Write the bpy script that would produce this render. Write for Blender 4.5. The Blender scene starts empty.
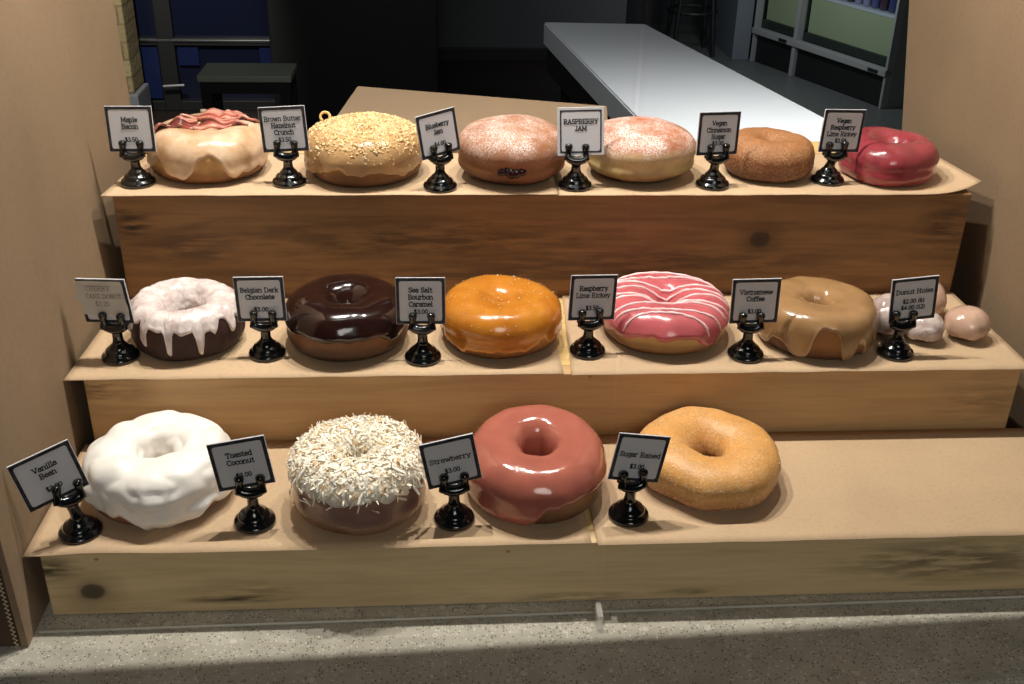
import bpy, bmesh, math, random
from mathutils import Vector, Matrix, noise as mnoise

scene = bpy.context.scene
COL = scene.collection
PI = math.pi

# ------------------------------------------------------------------ camera
F_PX, PITCH, ROLL, YAW = 1085.75, 0.48546, 0.02253, 0.07281
CAM = Vector((-0.0835, -0.51905, 0.45851))
fw = Vector((math.sin(YAW) * math.cos(PITCH), math.cos(YAW) * math.cos(PITCH), -math.sin(PITCH)))
rt0 = Vector((math.cos(YAW), -math.sin(YAW), 0))
up0 = rt0.cross(fw)
rt = rt0 * math.cos(ROLL) + up0 * math.sin(ROLL)
up = -rt0 * math.sin(ROLL) + up0 * math.cos(ROLL)
cam_data = bpy.data.cameras.new('camera')
cam_data.sensor_width = 36.0
cam_data.lens = F_PX / 1024 * 36.0
cam_data.clip_start = 0.02
cam_data.clip_end = 60
cam = bpy.data.objects.new('camera', cam_data)
COL.objects.link(cam)
m4 = Matrix.Identity(4)
for i, v in enumerate((rt, up, -fw)):
    m4[0][i], m4[1][i], m4[2][i] = v
m4.translation = CAM
cam.matrix_world = m4
scene.camera = cam

# ------------------------------------------------------------------ exposure, world, lights
vs = scene.view_settings
scene.display_settings.display_device = 'sRGB'
vs.view_transform = 'Standard'
vs.look = 'None'
vs.exposure = 0.0
vs.gamma = 1.0
vs.use_curve_mapping = False
scene.cycles.use_denoising = True
scene.cycles.max_bounces = 8
scene.cycles.transparent_max_bounces = 12

world = bpy.data.worlds.new('room_air')
scene.world = world
world.use_nodes = True
bg = world.node_tree.nodes['Background']
bg.inputs[0].default_value = (0.75, 0.85, 1.0, 1)
bg.inputs[1].default_value = 0.012


def point_light(name, loc, power, radius, color):
    l = bpy.data.lights.new(name, 'POINT')
    l.energy = power
    l.shadow_soft_size = radius
    l.color = color
    o = bpy.data.objects.new(name, l)
    o.location = loc
    COL.objects.link(o)
    return o


def aimed(name, kind, loc, target, power, color, **kw):
    l = bpy.data.lights.new(name, kind)
    l.energy = power
    l.color = color
    for k, v in kw.items():
        setattr(l, k, v)
    o = bpy.data.objects.new(name, l)
    o.location = loc
    o.rotation_euler = (Vector(target) - Vector(loc)).to_track_quat('-Z', 'Y').to_euler()
    COL.objects.link(o)
    return o


WARM = (1.0, 0.945, 0.86)
# small bulbs under the roof of the display case
for lx, pw in ((-0.20, 12.5), (-0.06, 10.2), (0.10, 8.2)):
    point_light('case_bulb', (lx, 0.24 + 0.039 * lx, 0.80), pw, 0.004, WARM)
# shop light behind the photographer
aimed('shop_ceiling_light', 'AREA', (0.20, -2.0, 1.25), (0, 0.1, 0.05), 10.5, (1.0, 0.95, 0.88), shape='DISK', size=0.9)
# downlight above the white counter in the back room
aimed('counter_downlight', 'SPOT', (0.95, 1.35, 0.85), (0.80, 1.55, -0.3), 150, (1.0, 0.99, 0.97),
      spot_size=math.radians(95), spot_blend=0.9, shadow_soft_size=0.05)
aimed('pillar_fill', 'SPOT', (-1.2, 3.2, 0.6), (-1.5, 4.5, -0.55), 150, (1.0, 0.95, 0.85), spot_size=math.radians(50), spot_blend=0.6, shadow_soft_size=0.04)  # spot added to brighten the stone pillar
aimed('back_room_light', 'AREA', (-0.3, 2.4, 1.2), (0.35, 2.7, -0.5), 6, (0.92, 0.95, 1.0), shape='DISK', size=0.6)


# ------------------------------------------------------------------ helpers
def S(r, g, b, a=1.0):
    def f(c):
        c /= 255.0
        return c / 12.92 if c <= 0.04045 else ((c + 0.055) / 1.055) ** 2.4
    return (f(r), f(g), f(b), a)


class NT:
    """tiny node-tree builder"""
    def __init__(self, name):
        self.m = bpy.data.materials.new(name)
        self.m.use_nodes = True
        self.t = self.m.node_tree
        self.bsdf = self.t.nodes['Principled BSDF']
        self.out = self.t.nodes['Material Output']
        self.tc = self.t.nodes.new('ShaderNodeTexCoord')
        self.obj = self.tc.outputs['Object']

    def n(self, typ, ins=None, **props):
        nd = self.t.nodes.new('ShaderNode' + typ)
        for k, v in props.items():
            setattr(nd, k, v)
        for k, v in (ins or {}).items():
            self.set(nd.inputs[k], v)
        return nd

    def set(self, sock, v):
        if isinstance(v, bpy.types.NodeSocket):
            self.t.links.new(v, sock)
        else:
            sock.default_value = v

    def map(self, scale=(1, 1, 1), loc=(0, 0, 0), src=None):
        return self.n('Mapping', {'Vector': src or self.obj, 'Scale': scale, 'Location': loc}).outputs[0]

    def noise(self, scale, detail=3, rough=0.55, vec=None, dist=0.0):
        return self.n('TexNoise', {'Vector': vec or self.obj, 'Scale': scale, 'Detail': detail, 'Roughness': rough,
                                   'Distortion': dist}).outputs['Fac']

    def ramp(self, fac, stops, interp='LINEAR'):
        r = self.n('ValToRGB', {'Fac': fac})
        cr = r.color_ramp
        cr.interpolation = interp
        while len(cr.elements) < len(stops):
            cr.elements.new(0.5)
        for e, (p, c) in zip(cr.elements, stops):
            e.position = p
            e.color = c if isinstance(c, tuple) else (c, c, c, 1)
        return r.outputs[0]

    def mix(self, fac, a, b, blend='MIX'):
        nd = self.n('Mix', data_type='RGBA', blend_type=blend)
        self.set(nd.inputs[0], fac)
        self.set(nd.inputs[6], a)
        self.set(nd.inputs[7], b)
        return nd.outputs[2]

    def math(self, op, a, b=0.0, clamp=False):
        nd = self.n('Math', {0: a, 1: b}, operation=op)
        nd.use_clamp = clamp
        return nd.outputs[0]

    def sep(self, vec=None):
        return self.n('SeparateXYZ', {0: vec or self.obj}).outputs

    def bump(self, height, strength=0.3, dist=0.001, normal=None):
        ins = {'Height': height, 'Strength': strength, 'Distance': dist}
        if normal is not None:
            ins['Normal'] = normal
        return self.n('Bump', ins).outputs[0]

    def fin(self, color=None, rough=0.5, normal=None, **kw):
        b = self.bsdf
        if color is not None:
            self.set(b.inputs['Base Color'], color)
        self.set(b.inputs['Roughness'], rough)
        if normal is not None:
            self.set(b.inputs['Normal'], normal)
        for k, v in kw.items():
            self.set(b.inputs[k.replace('_', ' ')], v)
        return self.m


def plain(name, rgb, rough=0.5, **kw):
    return NT(name).fin(S(*rgb), rough, **kw)


def mesh(name, verts, faces, mat, parent=None, smooth=False):
    me = bpy.data.meshes.new(name)
    me.from_pydata([tuple(v) for v in verts], [], faces)
    me.update()
    if smooth:
        me.polygons.foreach_set('use_smooth', [True] * len(me.polygons))
    if mat:
        me.materials.append(mat)
    o = bpy.data.objects.new(name, me)
    COL.objects.link(o)
    if parent:
        o.parent = parent
    return o


def empty(name, loc=(0, 0, 0), rz=0.0):
    o = bpy.data.objects.new(name, None)
    o.empty_display_size = 0.02
    o.location = loc
    o.rotation_euler = (0, 0, rz)
    COL.objects.link(o)
    return o


def tag(o, label=None, cat=None, group=None, kind=None):
    if label:
        o['label'] = label
    if cat:
        o['category'] = cat
    if group:
        o['group'] = group
    if kind:
        o['kind'] = kind
    return o


class MB:
    """collects pieces that become ONE mesh"""
    def __init__(self):
        self.v, self.f = [], []

    def add(self, v, f):
        k = len(self.v)
        self.v += [Vector(p) for p in v]
        self.f += [tuple(i + k for i in q) for q in f]
        return self

    def box(self, x0, x1, y0, y1, z0, z1, bev=0.0):
        bm = bmesh.new()
        bmesh.ops.create_cube(bm, size=1)
        for v in bm.verts:
            v.co = Vector(((x0 + x1) / 2 + v.co.x * (x1 - x0), (y0 + y1) / 2 + v.co.y * (y1 - y0), (z0 + z1) / 2 + v.co.z * (z1 - z0)))
        if bev:
            bmesh.ops.bevel(bm, geom=list(bm.edges), offset=bev, segments=2, affect='EDGES', profile=0.6)
        bm.verts.index_update()
        self.add([v.co.copy() for v in bm.verts], [[v.index for v in f.verts] for f in bm.faces])
        bm.free()
        return self

    def lathe(self, prof, n=32, c=(0, 0, 0)):
        v, f = [], []
        for r, z in prof:
            for i in range(n):
                a = 2 * PI * i / n
                v.append((c[0] + r * math.cos(a), c[1] + r * math.sin(a), c[2] + z))
        for j in range(len(prof) - 1):
            for i in range(n):
                f.append((j * n + i, j * n + (i + 1) % n, (j + 1) * n + (i + 1) % n, (j + 1) * n + i))
        f.append(tuple(reversed(range(n))))
        f.append(tuple((len(prof) - 1) * n + i for i in range(n)))
        return self.add(v, f)

    def tube(self, pts, rad, n=10):
        pts = [Vector(p) for p in pts]
        rad = rad if isinstance(rad, (list, tuple)) else [rad] * len(pts)
        v, f = [], []
        ref = Vector((0.31, 0.77, 0.55))
        for i, p in enumerate(pts):
            t = (pts[min(i + 1, len(pts) - 1)] - pts[max(i - 1, 0)]).normalized()
            a = t.cross(ref)
            if a.length < 0.15:
                a = t.cross(Vector((1, 0, 0)))
            a.normalize()
            b = t.cross(a).normalized()
            for k in range(n):
                th = 2 * PI * k / n
                v.append(p + (a * math.cos(th) + b * math.sin(th)) * rad[i])
        for i in range(len(pts) - 1):
            for k in range(n):
                f.append((i * n + k, i * n + (k + 1) % n, (i + 1) * n + (k + 1) % n, (i + 1) * n + k))
        f.append(tuple(reversed(range(n))))
        f.append(tuple((len(pts) - 1) * n + k for k in range(n)))
        return self.add(v, f)

    def prism(self, poly, axis, a, b):
        """polygon in the two remaining axes, extruded along axis from a to b"""
        n = len(poly)
        def P(u, w, t):
            return {'x': (t, u, w), 'y': (u, t, w), 'z': (u, w, t)}[axis]
        v = [P(u, w, a) for u, w in poly] + [P(u, w, b) for u, w in poly]
        f = [tuple(range(n)), tuple(reversed(range(n, 2 * n)))]
        f += [(i, n + i, n + (i + 1) % n, (i + 1) % n) for i in range(n)]
        return self.add(v, f)

    def build(self, name, mat, parent=None, smooth=False):
        o = mesh(name, self.v, self.f, mat, parent, smooth)
        bm = bmesh.new()
        bm.from_mesh(o.data)
        bmesh.ops.recalc_face_normals(bm, faces=bm.faces)
        bm.to_mesh(o.data)
        bm.free()
        return o


def auto_smooth(o, ang=40):
    me = o.data
    me.polygons.foreach_set('use_smooth', [True] * len(me.polygons))
    try:
        me.set_sharp_from_angle(angle=math.radians(ang))
    except Exception:
        pass
    return o


# heights and setbacks of the three wooden steps
Z1, Z2, Z3 = 0.0467, 0.0972, 0.1805
Y1, Y2, Y3 = 0.0, 0.1181, 0.2394
HW = 0.32


# ------------------------------------------------------------------ materials
def kraft_mat(name, rgb, stain=0.12, scale=1.0, rough=0.75):
    t = NT(name)
    fib = t.noise(420 * scale, 3, 0.6, t.map((1, 1, 1)))
    big = t.noise(9 * scale, 3, 0.6)
    c = t.mix(t.ramp(big, [(0.35, 0.0), (0.7, 1.0)]), S(*rgb), S(*[int(k * (1 - stain)) for k in rgb]))
    c = t.mix(t.math('MULTIPLY', t.ramp(fib, [(0.5, 0.0), (0.75, 1.0)]), 0.3), c, S(*[int(k * 0.72) for k in rgb]))
    return t.fin(c, rough, t.bump(fib, 0.12, 0.0006))


def wood_mat(name, base, dark, knots=(), streaks=(), grain=1.0, seed=0.0):
    """planed pine, grain along x; knots: (x, z, size); streaks: (x, z, half length, half height, strength)"""
    t = NT(name)
    g1 = t.noise(6, 5, 0.6, t.map((1.3, 14, 14), (seed, seed * 2, 0)), 0.6)
    g2 = t.noise(20, 3, 0.5, t.map((1.0, 22, 22), (seed, 0, seed)), 0.2)
    c = t.mix(t.math('MULTIPLY', t.ramp(g1, [(0.42, 0.0), (0.68, 1.0)]), 0.55 * grain), S(*base), S(*dark))
    c = t.mix(t.math('MULTIPLY', t.ramp(g2, [(0.5, 0.0), (0.72, 1.0)]), 0.35 * grain), c, S(*dark))
    xyz = t.sep()
    wob = t.math('MULTIPLY', t.math('SUBTRACT', t.noise(70, 2), 0.5), 0.55)
    for kx, kz, ks in knots:
        dx = t.math('DIVIDE', t.math('SUBTRACT', xyz[0], kx), ks * 1.25)
        dz = t.math('DIVIDE', t.math('SUBTRACT', xyz[2], kz), ks)
        d = t.math('SQRT', t.math('ADD', t.math('MULTIPLY', dx, dx), t.math('MULTIPLY', dz, dz)))
        d = t.math('ADD', d, wob)
        halo = t.ramp(t.math('DIVIDE', d, 3.0), [(0.0, 1.0), (0.33, 0.75), (0.45, 0.45), (1.0, 0.0)])
        c = t.mix(t.math('MULTIPLY', halo, 0.75), c, S(*[int(k * 0.55) for k in dark]))
        core = t.ramp(t.math('DIVIDE', d, 3.0), [(0.0, 1.0), (0.26, 0.9), (0.33, 0.0)])
        c = t.mix(t.math('MULTIPLY', core, 0.85), c, S(52, 36, 26))
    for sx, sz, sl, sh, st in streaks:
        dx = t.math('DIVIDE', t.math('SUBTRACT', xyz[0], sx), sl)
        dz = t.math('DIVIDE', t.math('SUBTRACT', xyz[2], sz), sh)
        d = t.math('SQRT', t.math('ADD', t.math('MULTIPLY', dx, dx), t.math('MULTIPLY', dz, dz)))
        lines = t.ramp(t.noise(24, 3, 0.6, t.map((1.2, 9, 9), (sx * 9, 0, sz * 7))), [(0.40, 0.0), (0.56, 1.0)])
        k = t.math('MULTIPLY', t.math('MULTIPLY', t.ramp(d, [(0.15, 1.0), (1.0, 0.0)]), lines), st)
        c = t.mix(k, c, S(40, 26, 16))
    return t.fin(c, 0.62, t.bump(g2, 0.12, 0.0008))


M = {}
M['kraft'] = kraft_mat('kraft_paper', (204, 173, 138), 0.07)
M['cardboard'] = kraft_mat('cardboard', (143, 119, 93), 0.10, 0.6)
M['cardboard_shaded'] = kraft_mat('cardboard_shaded', (84, 64, 46), 0.2, 2.0)  # darker cardboard, the front flap's shade put into its colour
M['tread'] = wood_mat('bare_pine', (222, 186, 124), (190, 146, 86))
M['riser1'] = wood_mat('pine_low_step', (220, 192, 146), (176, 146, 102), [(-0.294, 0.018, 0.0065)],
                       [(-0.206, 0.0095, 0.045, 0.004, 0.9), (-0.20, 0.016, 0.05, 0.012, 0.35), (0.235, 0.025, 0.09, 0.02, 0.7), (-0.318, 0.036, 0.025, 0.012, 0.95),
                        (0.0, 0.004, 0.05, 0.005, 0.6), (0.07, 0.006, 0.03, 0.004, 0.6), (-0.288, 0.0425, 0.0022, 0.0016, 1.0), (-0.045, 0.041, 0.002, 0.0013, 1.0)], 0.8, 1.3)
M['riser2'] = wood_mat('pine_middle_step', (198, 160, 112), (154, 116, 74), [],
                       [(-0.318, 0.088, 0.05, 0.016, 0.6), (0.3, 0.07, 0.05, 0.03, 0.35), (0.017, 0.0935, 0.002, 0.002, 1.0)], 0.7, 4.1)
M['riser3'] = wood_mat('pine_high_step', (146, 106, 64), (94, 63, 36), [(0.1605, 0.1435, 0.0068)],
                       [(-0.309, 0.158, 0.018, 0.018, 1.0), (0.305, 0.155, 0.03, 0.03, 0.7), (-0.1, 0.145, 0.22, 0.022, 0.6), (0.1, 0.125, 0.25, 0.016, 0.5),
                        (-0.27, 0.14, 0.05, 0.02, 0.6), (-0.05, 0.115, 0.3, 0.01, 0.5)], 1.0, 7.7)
M['wood_end'] = wood_mat('pine_end', (120, 88, 54), (84, 58, 34), grain=1.0, seed=2.2)
M['black'] = plain('black_gloss', (9, 10, 12), 0.16, Coat_Weight=0.6, Coat_Roughness=0.06)
M['card'] = NT('card_face').fin(S(208, 206, 211), 0.42)
M['ink'] = plain('ink', (20, 20, 24), 0.6)
M['rim'] = (lambda t: t.fin(t.mix(t.ramp(t.noise(500, 3), [(0.4, 0.0), (0.7, 1.0)]), S(24, 24, 28), S(62, 62, 68)), 0.5))(NT('card_border'))
M['note'] = plain('note_paper', (196, 190, 184), 0.3)
M['pencil'] = plain('pencil', (52, 46, 46), 0.7)


def counter_mat():
    t = NT('speckled_stone')
    n1 = t.noise(35, 4, 0.6)
    c = t.mix(t.ramp(n1, [(0.3, 0.0), (0.7, 1.0)]), S(192, 187, 173), S(164, 158, 144))
    v = t.n('TexVoronoi', {'Vector': t.obj, 'Scale': 560.0, 'Randomness': 1.0})
    vr = t.n('SeparateColor', {0: v.outputs['Color']}).outputs
    near = t.math('LESS_THAN', v.outputs['Distance'], 0.38)
    dark = t.math('MULTIPLY', near, t.math('GREATER_THAN', vr[0], 0.70))
    lite = t.math('MULTIPLY', near, t.math('LESS_THAN', vr[0], 0.20))
    c = t.mix(t.math('MULTIPLY', dark, 0.7), c, S(84, 76, 66))
    c = t.mix(t.math('MULTIPLY', lite, 0.6), c, S(232, 226, 212))
    v2 = t.n('TexVoronoi', {'Vector': t.obj, 'Scale': 120.0})
    v2r = t.n('SeparateColor', {0: v2.outputs['Color']}).outputs
    big = t.math('MULTIPLY', t.math('LESS_THAN', v2.outputs['Distance'], 0.26), t.math('GREATER_THAN', v2r[1], 0.82))
    c = t.mix(t.math('MULTIPLY', big, 0.45), c, S(228, 222, 206))
    return t.fin(c, 0.33)


M['counter'] = counter_mat()


def glass_mat():
    t = NT('clear_glass')
    tr = t.n('BsdfTransparent', {'Color': (0.985, 0.995, 0.99, 1)})
    gl = t.n('BsdfGlossy', {'Color': (1, 1, 1, 1), 'Roughness': 0.0})
    lw = t.n('LayerWeight', {'Blend': 0.5}).outputs['Facing']
    fr = t.math('ADD', t.math('MULTIPLY', t.math('POWER', lw, 5.0), 0.6), 0.012)
    mx = t.n('MixShader', {0: fr, 1: tr.outputs[0], 2: gl.outputs[0]})
    t.t.links.new(mx.outputs[0], t.out.inputs[0])
    return t.m


M['glass'] = glass_mat()


def bead_mat(k):
    t = NT('clear_sealant')
    tr = t.n('BsdfTransparent', {'Color': (1, 1, 1, 1)})
    df = t.n('BsdfPrincipled', {'Base Color': S(240, 238, 230), 'Roughness': 0.25})
    mx = t.n('MixShader', {0: k, 1: tr.outputs[0], 2: df.outputs[0]})
    t.t.links.new(mx.outputs[0], t.out.inputs[0])
    return t.m


M['bead'] = bead_mat(0.55)
M['joint'] = bead_mat(0.35)
M['pane_edge'] = bead_mat(0.035)


# ------------------------------------------------------------------ the room behind
ZF = -1.05


def floor_mat():
    t = NT('back_floor')
    n = t.noise(60, 4, 0.65)
    wood = t.mix(t.ramp(t.noise(5, 4, 0.6, t.map((6, 1, 1))), [(0.35, 0.0), (0.7, 1.0)]), S(42, 30, 24), S(24, 18, 15))
    tile = t.mix(t.ramp(n, [(0.35, 0.0), (0.7, 1.0)]), S(98, 101, 99), S(70, 74, 73))
    x = t.sep()[0]
    c = t.mix(t.math('GREATER_THAN', x, 0.95), wood, tile)
    return t.fin(c, 0.4)


tag(MB().box(-4, 5, 0.7, 7.2, ZF - 0.1, ZF).build('floor', floor_mat()), kind='structure')
M['dark_wall'] = plain('dark_wall', (30, 32, 36), 0.7)
M['grey_wall'] = plain('grey_wall', (70, 72, 74), 0.7)
M['black_matt'] = plain('black_matt', (12, 12, 13), 0.55)
M['night'] = plain('dark_blue_pane', (17, 21, 40), 0.2)
M['pane_blue'] = plain('blue_pane', (20, 30, 64), 0.25)
M['steel'] = plain('steel', (170, 172, 174), 0.28, Metallic=1.0)
tag(MB().box(-4, 5, 6.9, 7.0, ZF, 1.6).build('wall_back', M['dark_wall']), kind='structure')
# grey low wall with a black base board
tag(MB().box(-0.12, 1.0, 5.86, 5.96, ZF, 0.6).build('wall_grey', M['grey_wall']), kind='structure')
tag(MB().box(-0.12, 1.0, 5.835, 5.858, ZF, ZF + 0.075, 0.004).build('baseboard_grey', M['black_matt']), kind='structure')
# night window on the left: frame, panes
win = MB()
for x0, x1 in ((-1.60, -1.53), (-1.415, -1.335), (-0.865, -0.78)):
    win.box(x0, x1, 4.78, 4.86, ZF, 1.2, 0.006)
for z0, z1 in ((-0.735, -0.70), (ZF, ZF + 0.05)):
    win.box(-1.53, -0.865, 4.785, 4.855, z0, z1, 0.004)
wo = tag(win.build('window_1', M['black_matt']), kind='structure')
MB().box(-1.53, -0.865, 4.815, 4.83, ZF + 0.05, 1.2).build('pane', M['night'], wo)
MB().box(-1.53, -0.865, 4.775, 4.784, -0.715, -0.705, 0.002).build('sill_strip', M['steel'], wo)
p_ = MB()
p_.box(-1.52, -1.42, 4.795, 4.81, ZF + 0.06, -0.745)
p_.box(-1.325, -1.23, 4.795, 4.81, ZF + 0.22, -0.745)
p_.box(-0.94, -0.87, 4.795, 4.81, ZF + 0.18, -0.745)
p_.build('lower_panel', M['pane_blue'], wo)
MB().tube([(-1.40, 4.74, -0.918), (-1.30, 4.74, -0.912)], 0.008, 8).build('push_bar', M['steel'], wo)
tag(MB().box(-0.86, -0.085, 4.6, 5.2, ZF, 1.2, 0.01).build('tall_cabinet', M['black_matt']),
    'tall plain black cabinet standing between the dark window and the grey wall', 'cabinet')


def stone_mat():
    t = NT('stacked_stone')
    b = t.n('TexBrick', {'Vector': t.n('Mapping', {'Vector': t.obj, 'Rotation': (PI / 2, 0, 0), 'Scale': (1, 1, 1)}).outputs[0],
                         'Color1': S(152, 136, 100), 'Color2': S(128, 114, 82), 'Mortar': S(96, 84, 60), 'Scale': 4.2,
                         'Mortar Size': 0.022, 'Brick Width': 0.42, 'Row Height': 0.33})
    c = t.mix(t.ramp(t.noise(26, 4), [(0.35, 0.0), (0.7, 0.7)]), b.outputs[0], S(130, 112, 76))
    return t.fin(c, 0.85, t.bump(t.noise(40, 4), 0.5, 0.01))


pil = empty('stone_pillar', (-1.8, 4.5, ZF))
tag(pil, 'stone-clad pillar on a grey base behind the left cardboard panel', 'pillar')
MB().box(-0.3, 0.325, 0, 0.2, 0.16, 2.2, 0.01).build('stone_cladding', stone_mat(), pil)
MB().box(-0.32, 0.345, -0.02, 0.2, 0, 0.16, 0.008).build('plinth', plain('grey_plinth', (104, 106, 112), 0.8), pil)

bench = empty('low_bench', (-0.828, 3.787, ZF))
tag(bench, 'low black bench with a grey-green top in front of the dark window', 'bench')
MB().box(-0.178, 0.178, -0.105, 0.105, 0.425, 0.45, 0.004).build('top', plain('grey_green', (136, 142, 126), 0.5), bench)
MB().box(-0.17, 0.17, -0.10, 0.10, 0.38, 0.424).build('apron', M['black_matt'], bench)
for sx in (-0.15, 0.15):
    for sy in (-0.08, 0.08):
        MB().box(sx - 0.02, sx + 0.02, sy - 0.02, sy + 0.02, 0, 0.379).build('leg', M['black_matt'], bench)


# white counter of the back room
def slab(name, quad, z0, z1, mat, parent=None, bev=0.004):
    bm = bmesh.new()
    lo = [bm.verts.new((x, y, z0)) for x, y in quad]
    hi = [bm.verts.new((x, y, z1)) for x, y in quad]
    bm.faces.new(hi)
    bm.faces.new(list(reversed(lo)))
    n = len(quad)
    for i in range(n):
        bm.faces.new((lo[i], lo[(i + 1) % n], hi[(i + 1) % n], hi[i]))
    bmesh.ops.recalc_face_normals(bm, faces=bm.faces)
    if bev:
        bmesh.ops.bevel(bm, geom=list(bm.edges), offset=bev, segments=2, affect='EDGES')
    me = bpy.data.meshes.new(name)
    bm.to_mesh(me)
    bm.free()
    me.materials.append(mat)
    o = bpy.data.objects.new(name, me)
    COL.objects.link(o)
    if parent:
        o.parent = parent
    return o


wc = empty('white_counter', (0, 0, 0))
tag(wc, 'long white counter running back through the dark room behind the donuts', 'counter')
q_top = [(0.515, 1.15), (1.105, 1.15), (0.62, 3.22), (0.275, 3.239)]
slab('worktop', q_top, -0.375, -0.30, plain('white_laminate', (214, 216, 218), 0.38), wc)
q_low = [(0.545, 1.19), (1.07, 1.19), (0.60, 3.19), (0.305, 3.20)]
slab('frame_rail', [(x - 0.02, y) if i in (0, 3) else (x, y) for i, (x, y) in enumerate(q_low)], -0.46, -0.376, M['black_matt'], wc)
for x, y in ((0.58, 1.25), (1.02, 1.25), (0.59, 3.1), (0.36, 3.1)):
    MB().box(x - 0.03, x + 0.03, y - 0.03, y + 0.03, ZF, -0.461, 0.003).build('leg', M['black_matt'], wc)

# open-fronted coolers on the right, front plane from (1.78,5.88) to (2.194,4.849)
fa, fb = Vector((1.78, 5.88, ZF)), Vector((2.194, 4.849, ZF))
fl = (fb - fa).length
fang = math.atan2(fb.y - fa.y, fb.x - fa.x)
cool = empty('glass_front_cooler', fa, fang)          # local x runs along the front, +y goes behind it
tag(cool, 'glass-fronted cooler with pale green lower panels at the right of the back room', 'cooler')
M['rail'] = plain('grey_rail', (128, 130, 130), 0.5)
M['green'] = plain('pale_green_panel', (128, 140, 112), 0.6)
split = 0.375
MB().box(0.018, fl - 0.02, 0.004, 0.5, 0.0, 0.165).build('kick_panel', M['black_matt'], cool)
r_ = MB()
r_.box(0, fl, -0.03, 0.02, 0.166, 0.20, 0.004)
r_.build('bottom_rail', M['rail'], cool)
for x0, x1 in ((0.0, 0.012), (split - 0.014, split + 0.014), (fl - 0.016, fl)):
    MB().box(x0, x1, -0.02, 0.03, 0.0, 1.3, 0.003).build('post', M['rail'], cool)
MB().box(fl - 0.018, fl + 0.0, 0.032, 0.6, 0.0, 1.3).build('side_panel', plain('cooler_side', (116, 120, 116), 0.5), cool)
for x0, x1 in ((0.02, split - 0.02), (split + 0.02, fl - 0.022)):
    MB().box(x0, x1, 0.05, 0.07, 0.245, 0.43).build('green_panel', M['green'], cool)
    MB().box(x0, x1, 0.03, 0.10, 0.201, 0.244).build('sill', plain('dark_sill', (30, 38, 34), 0.5), cool)
    MB().box(x0, x1, 0.012, 0.018, 0.201, 1.3).build('glass_door', M['glass'], cool)
    MB().box(x1 - 0.10, x1 - 0.03, -0.036, -0.031, 0.174, 0.19, 0.002).build('door_pull', M['black_matt'], cool)
MB().box(0.02, fl - 0.02, 0.07, 0.5, 0.43, 0.445).build('shelf', plain('cooler_shelf', (150, 156, 170), 0.5), cool)
random.seed(9)
for i in range(11):
    bx_ = split + 0.06 + i * 0.063
    rgb = random.choice([(70, 76, 120), (120, 124, 150), (60, 44, 60), (150, 150, 170), (50, 60, 100)])
    o = MB().lathe([(0.022, 0), (0.025, 0.004), (0.025, 0.12), (0.018, 0.14), (0.010, 0.16), (0.010, 0.185)], 16).build('drink_bottle', plain('bottle', rgb, 0.2), None, True)
    o.location = fa + Vector((math.cos(fang) * bx_ - math.sin(fang) * 0.12, math.sin(fang) * bx_ + math.cos(fang) * 0.12, 0.4455))
    tag(o, 'drink bottle standing on the shelf of the glass-fronted cooler', 'bottle', 'bottles in the cooler')
aimed('cooler_fill', 'AREA', fa + Vector((-0.5, -1.1, 1.1)), fa + Vector((0.28, -0.55, 0.3)), 8, (0.92, 0.96, 1.0), shape='DISK', size=0.25)  # added lamp out in the room, brightens the cooler's front panels
tag(MB().box(1.66, 1.76, 5.9, 6.4, ZF, 0.6, 0.004).build('grey_cabinet', plain('grey_panel', (96, 102, 110), 0.6)),
    'grey cabinet end standing left of the glass-fronted cooler', 'cabinet')
st = empty('bar_stool', (1.44, 6.1, ZF))
tag(st, 'black stool standing in the dark left of the grey cabinet', 'stool')
MB().lathe([(0.17, 0.70), (0.185, 0.71), (0.185, 0.735), (0.16, 0.75)], 24).build('seat', M['black_matt'], st, True)
for a in range(4):
    th = PI / 4 + a * PI / 2
    MB().tube([(0.1 * math.cos(th), 0.1 * math.sin(th), 0.70), (0.17 * math.cos(th), 0.17 * math.sin(th), 0.0)], 0.014, 8).build('leg', M['black_matt'], st)
MB().tube([(0.145 * math.cos(k * PI / 10), 0.145 * math.sin(k * PI / 10), 0.25) for k in range(21)], 0.01, 8).build('foot_ring', M['black_matt'], st)

# ------------------------------------------------------------------ counter, glass, case
CRG = 0.012
CR = 0.039  # the counter edge and the glass run slightly askew to the wooden steps


def ask(x, y):
    return (x, y + CR * x)


slab('stone_counter', [ask(-0.75, -0.0877), ask(0.75, -0.0877), ask(0.75, 0.55), ask(-0.75, 0.55)], -0.035, 0.0, M['counter'])
tag(bpy.data.objects['stone_counter'], 'speckled grey stone counter carrying the stepped donut display', 'counter')
GY0, GY1 = -0.0255, -0.0125


def gsk(x, y):
    return (x, y + CRG * x)


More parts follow.
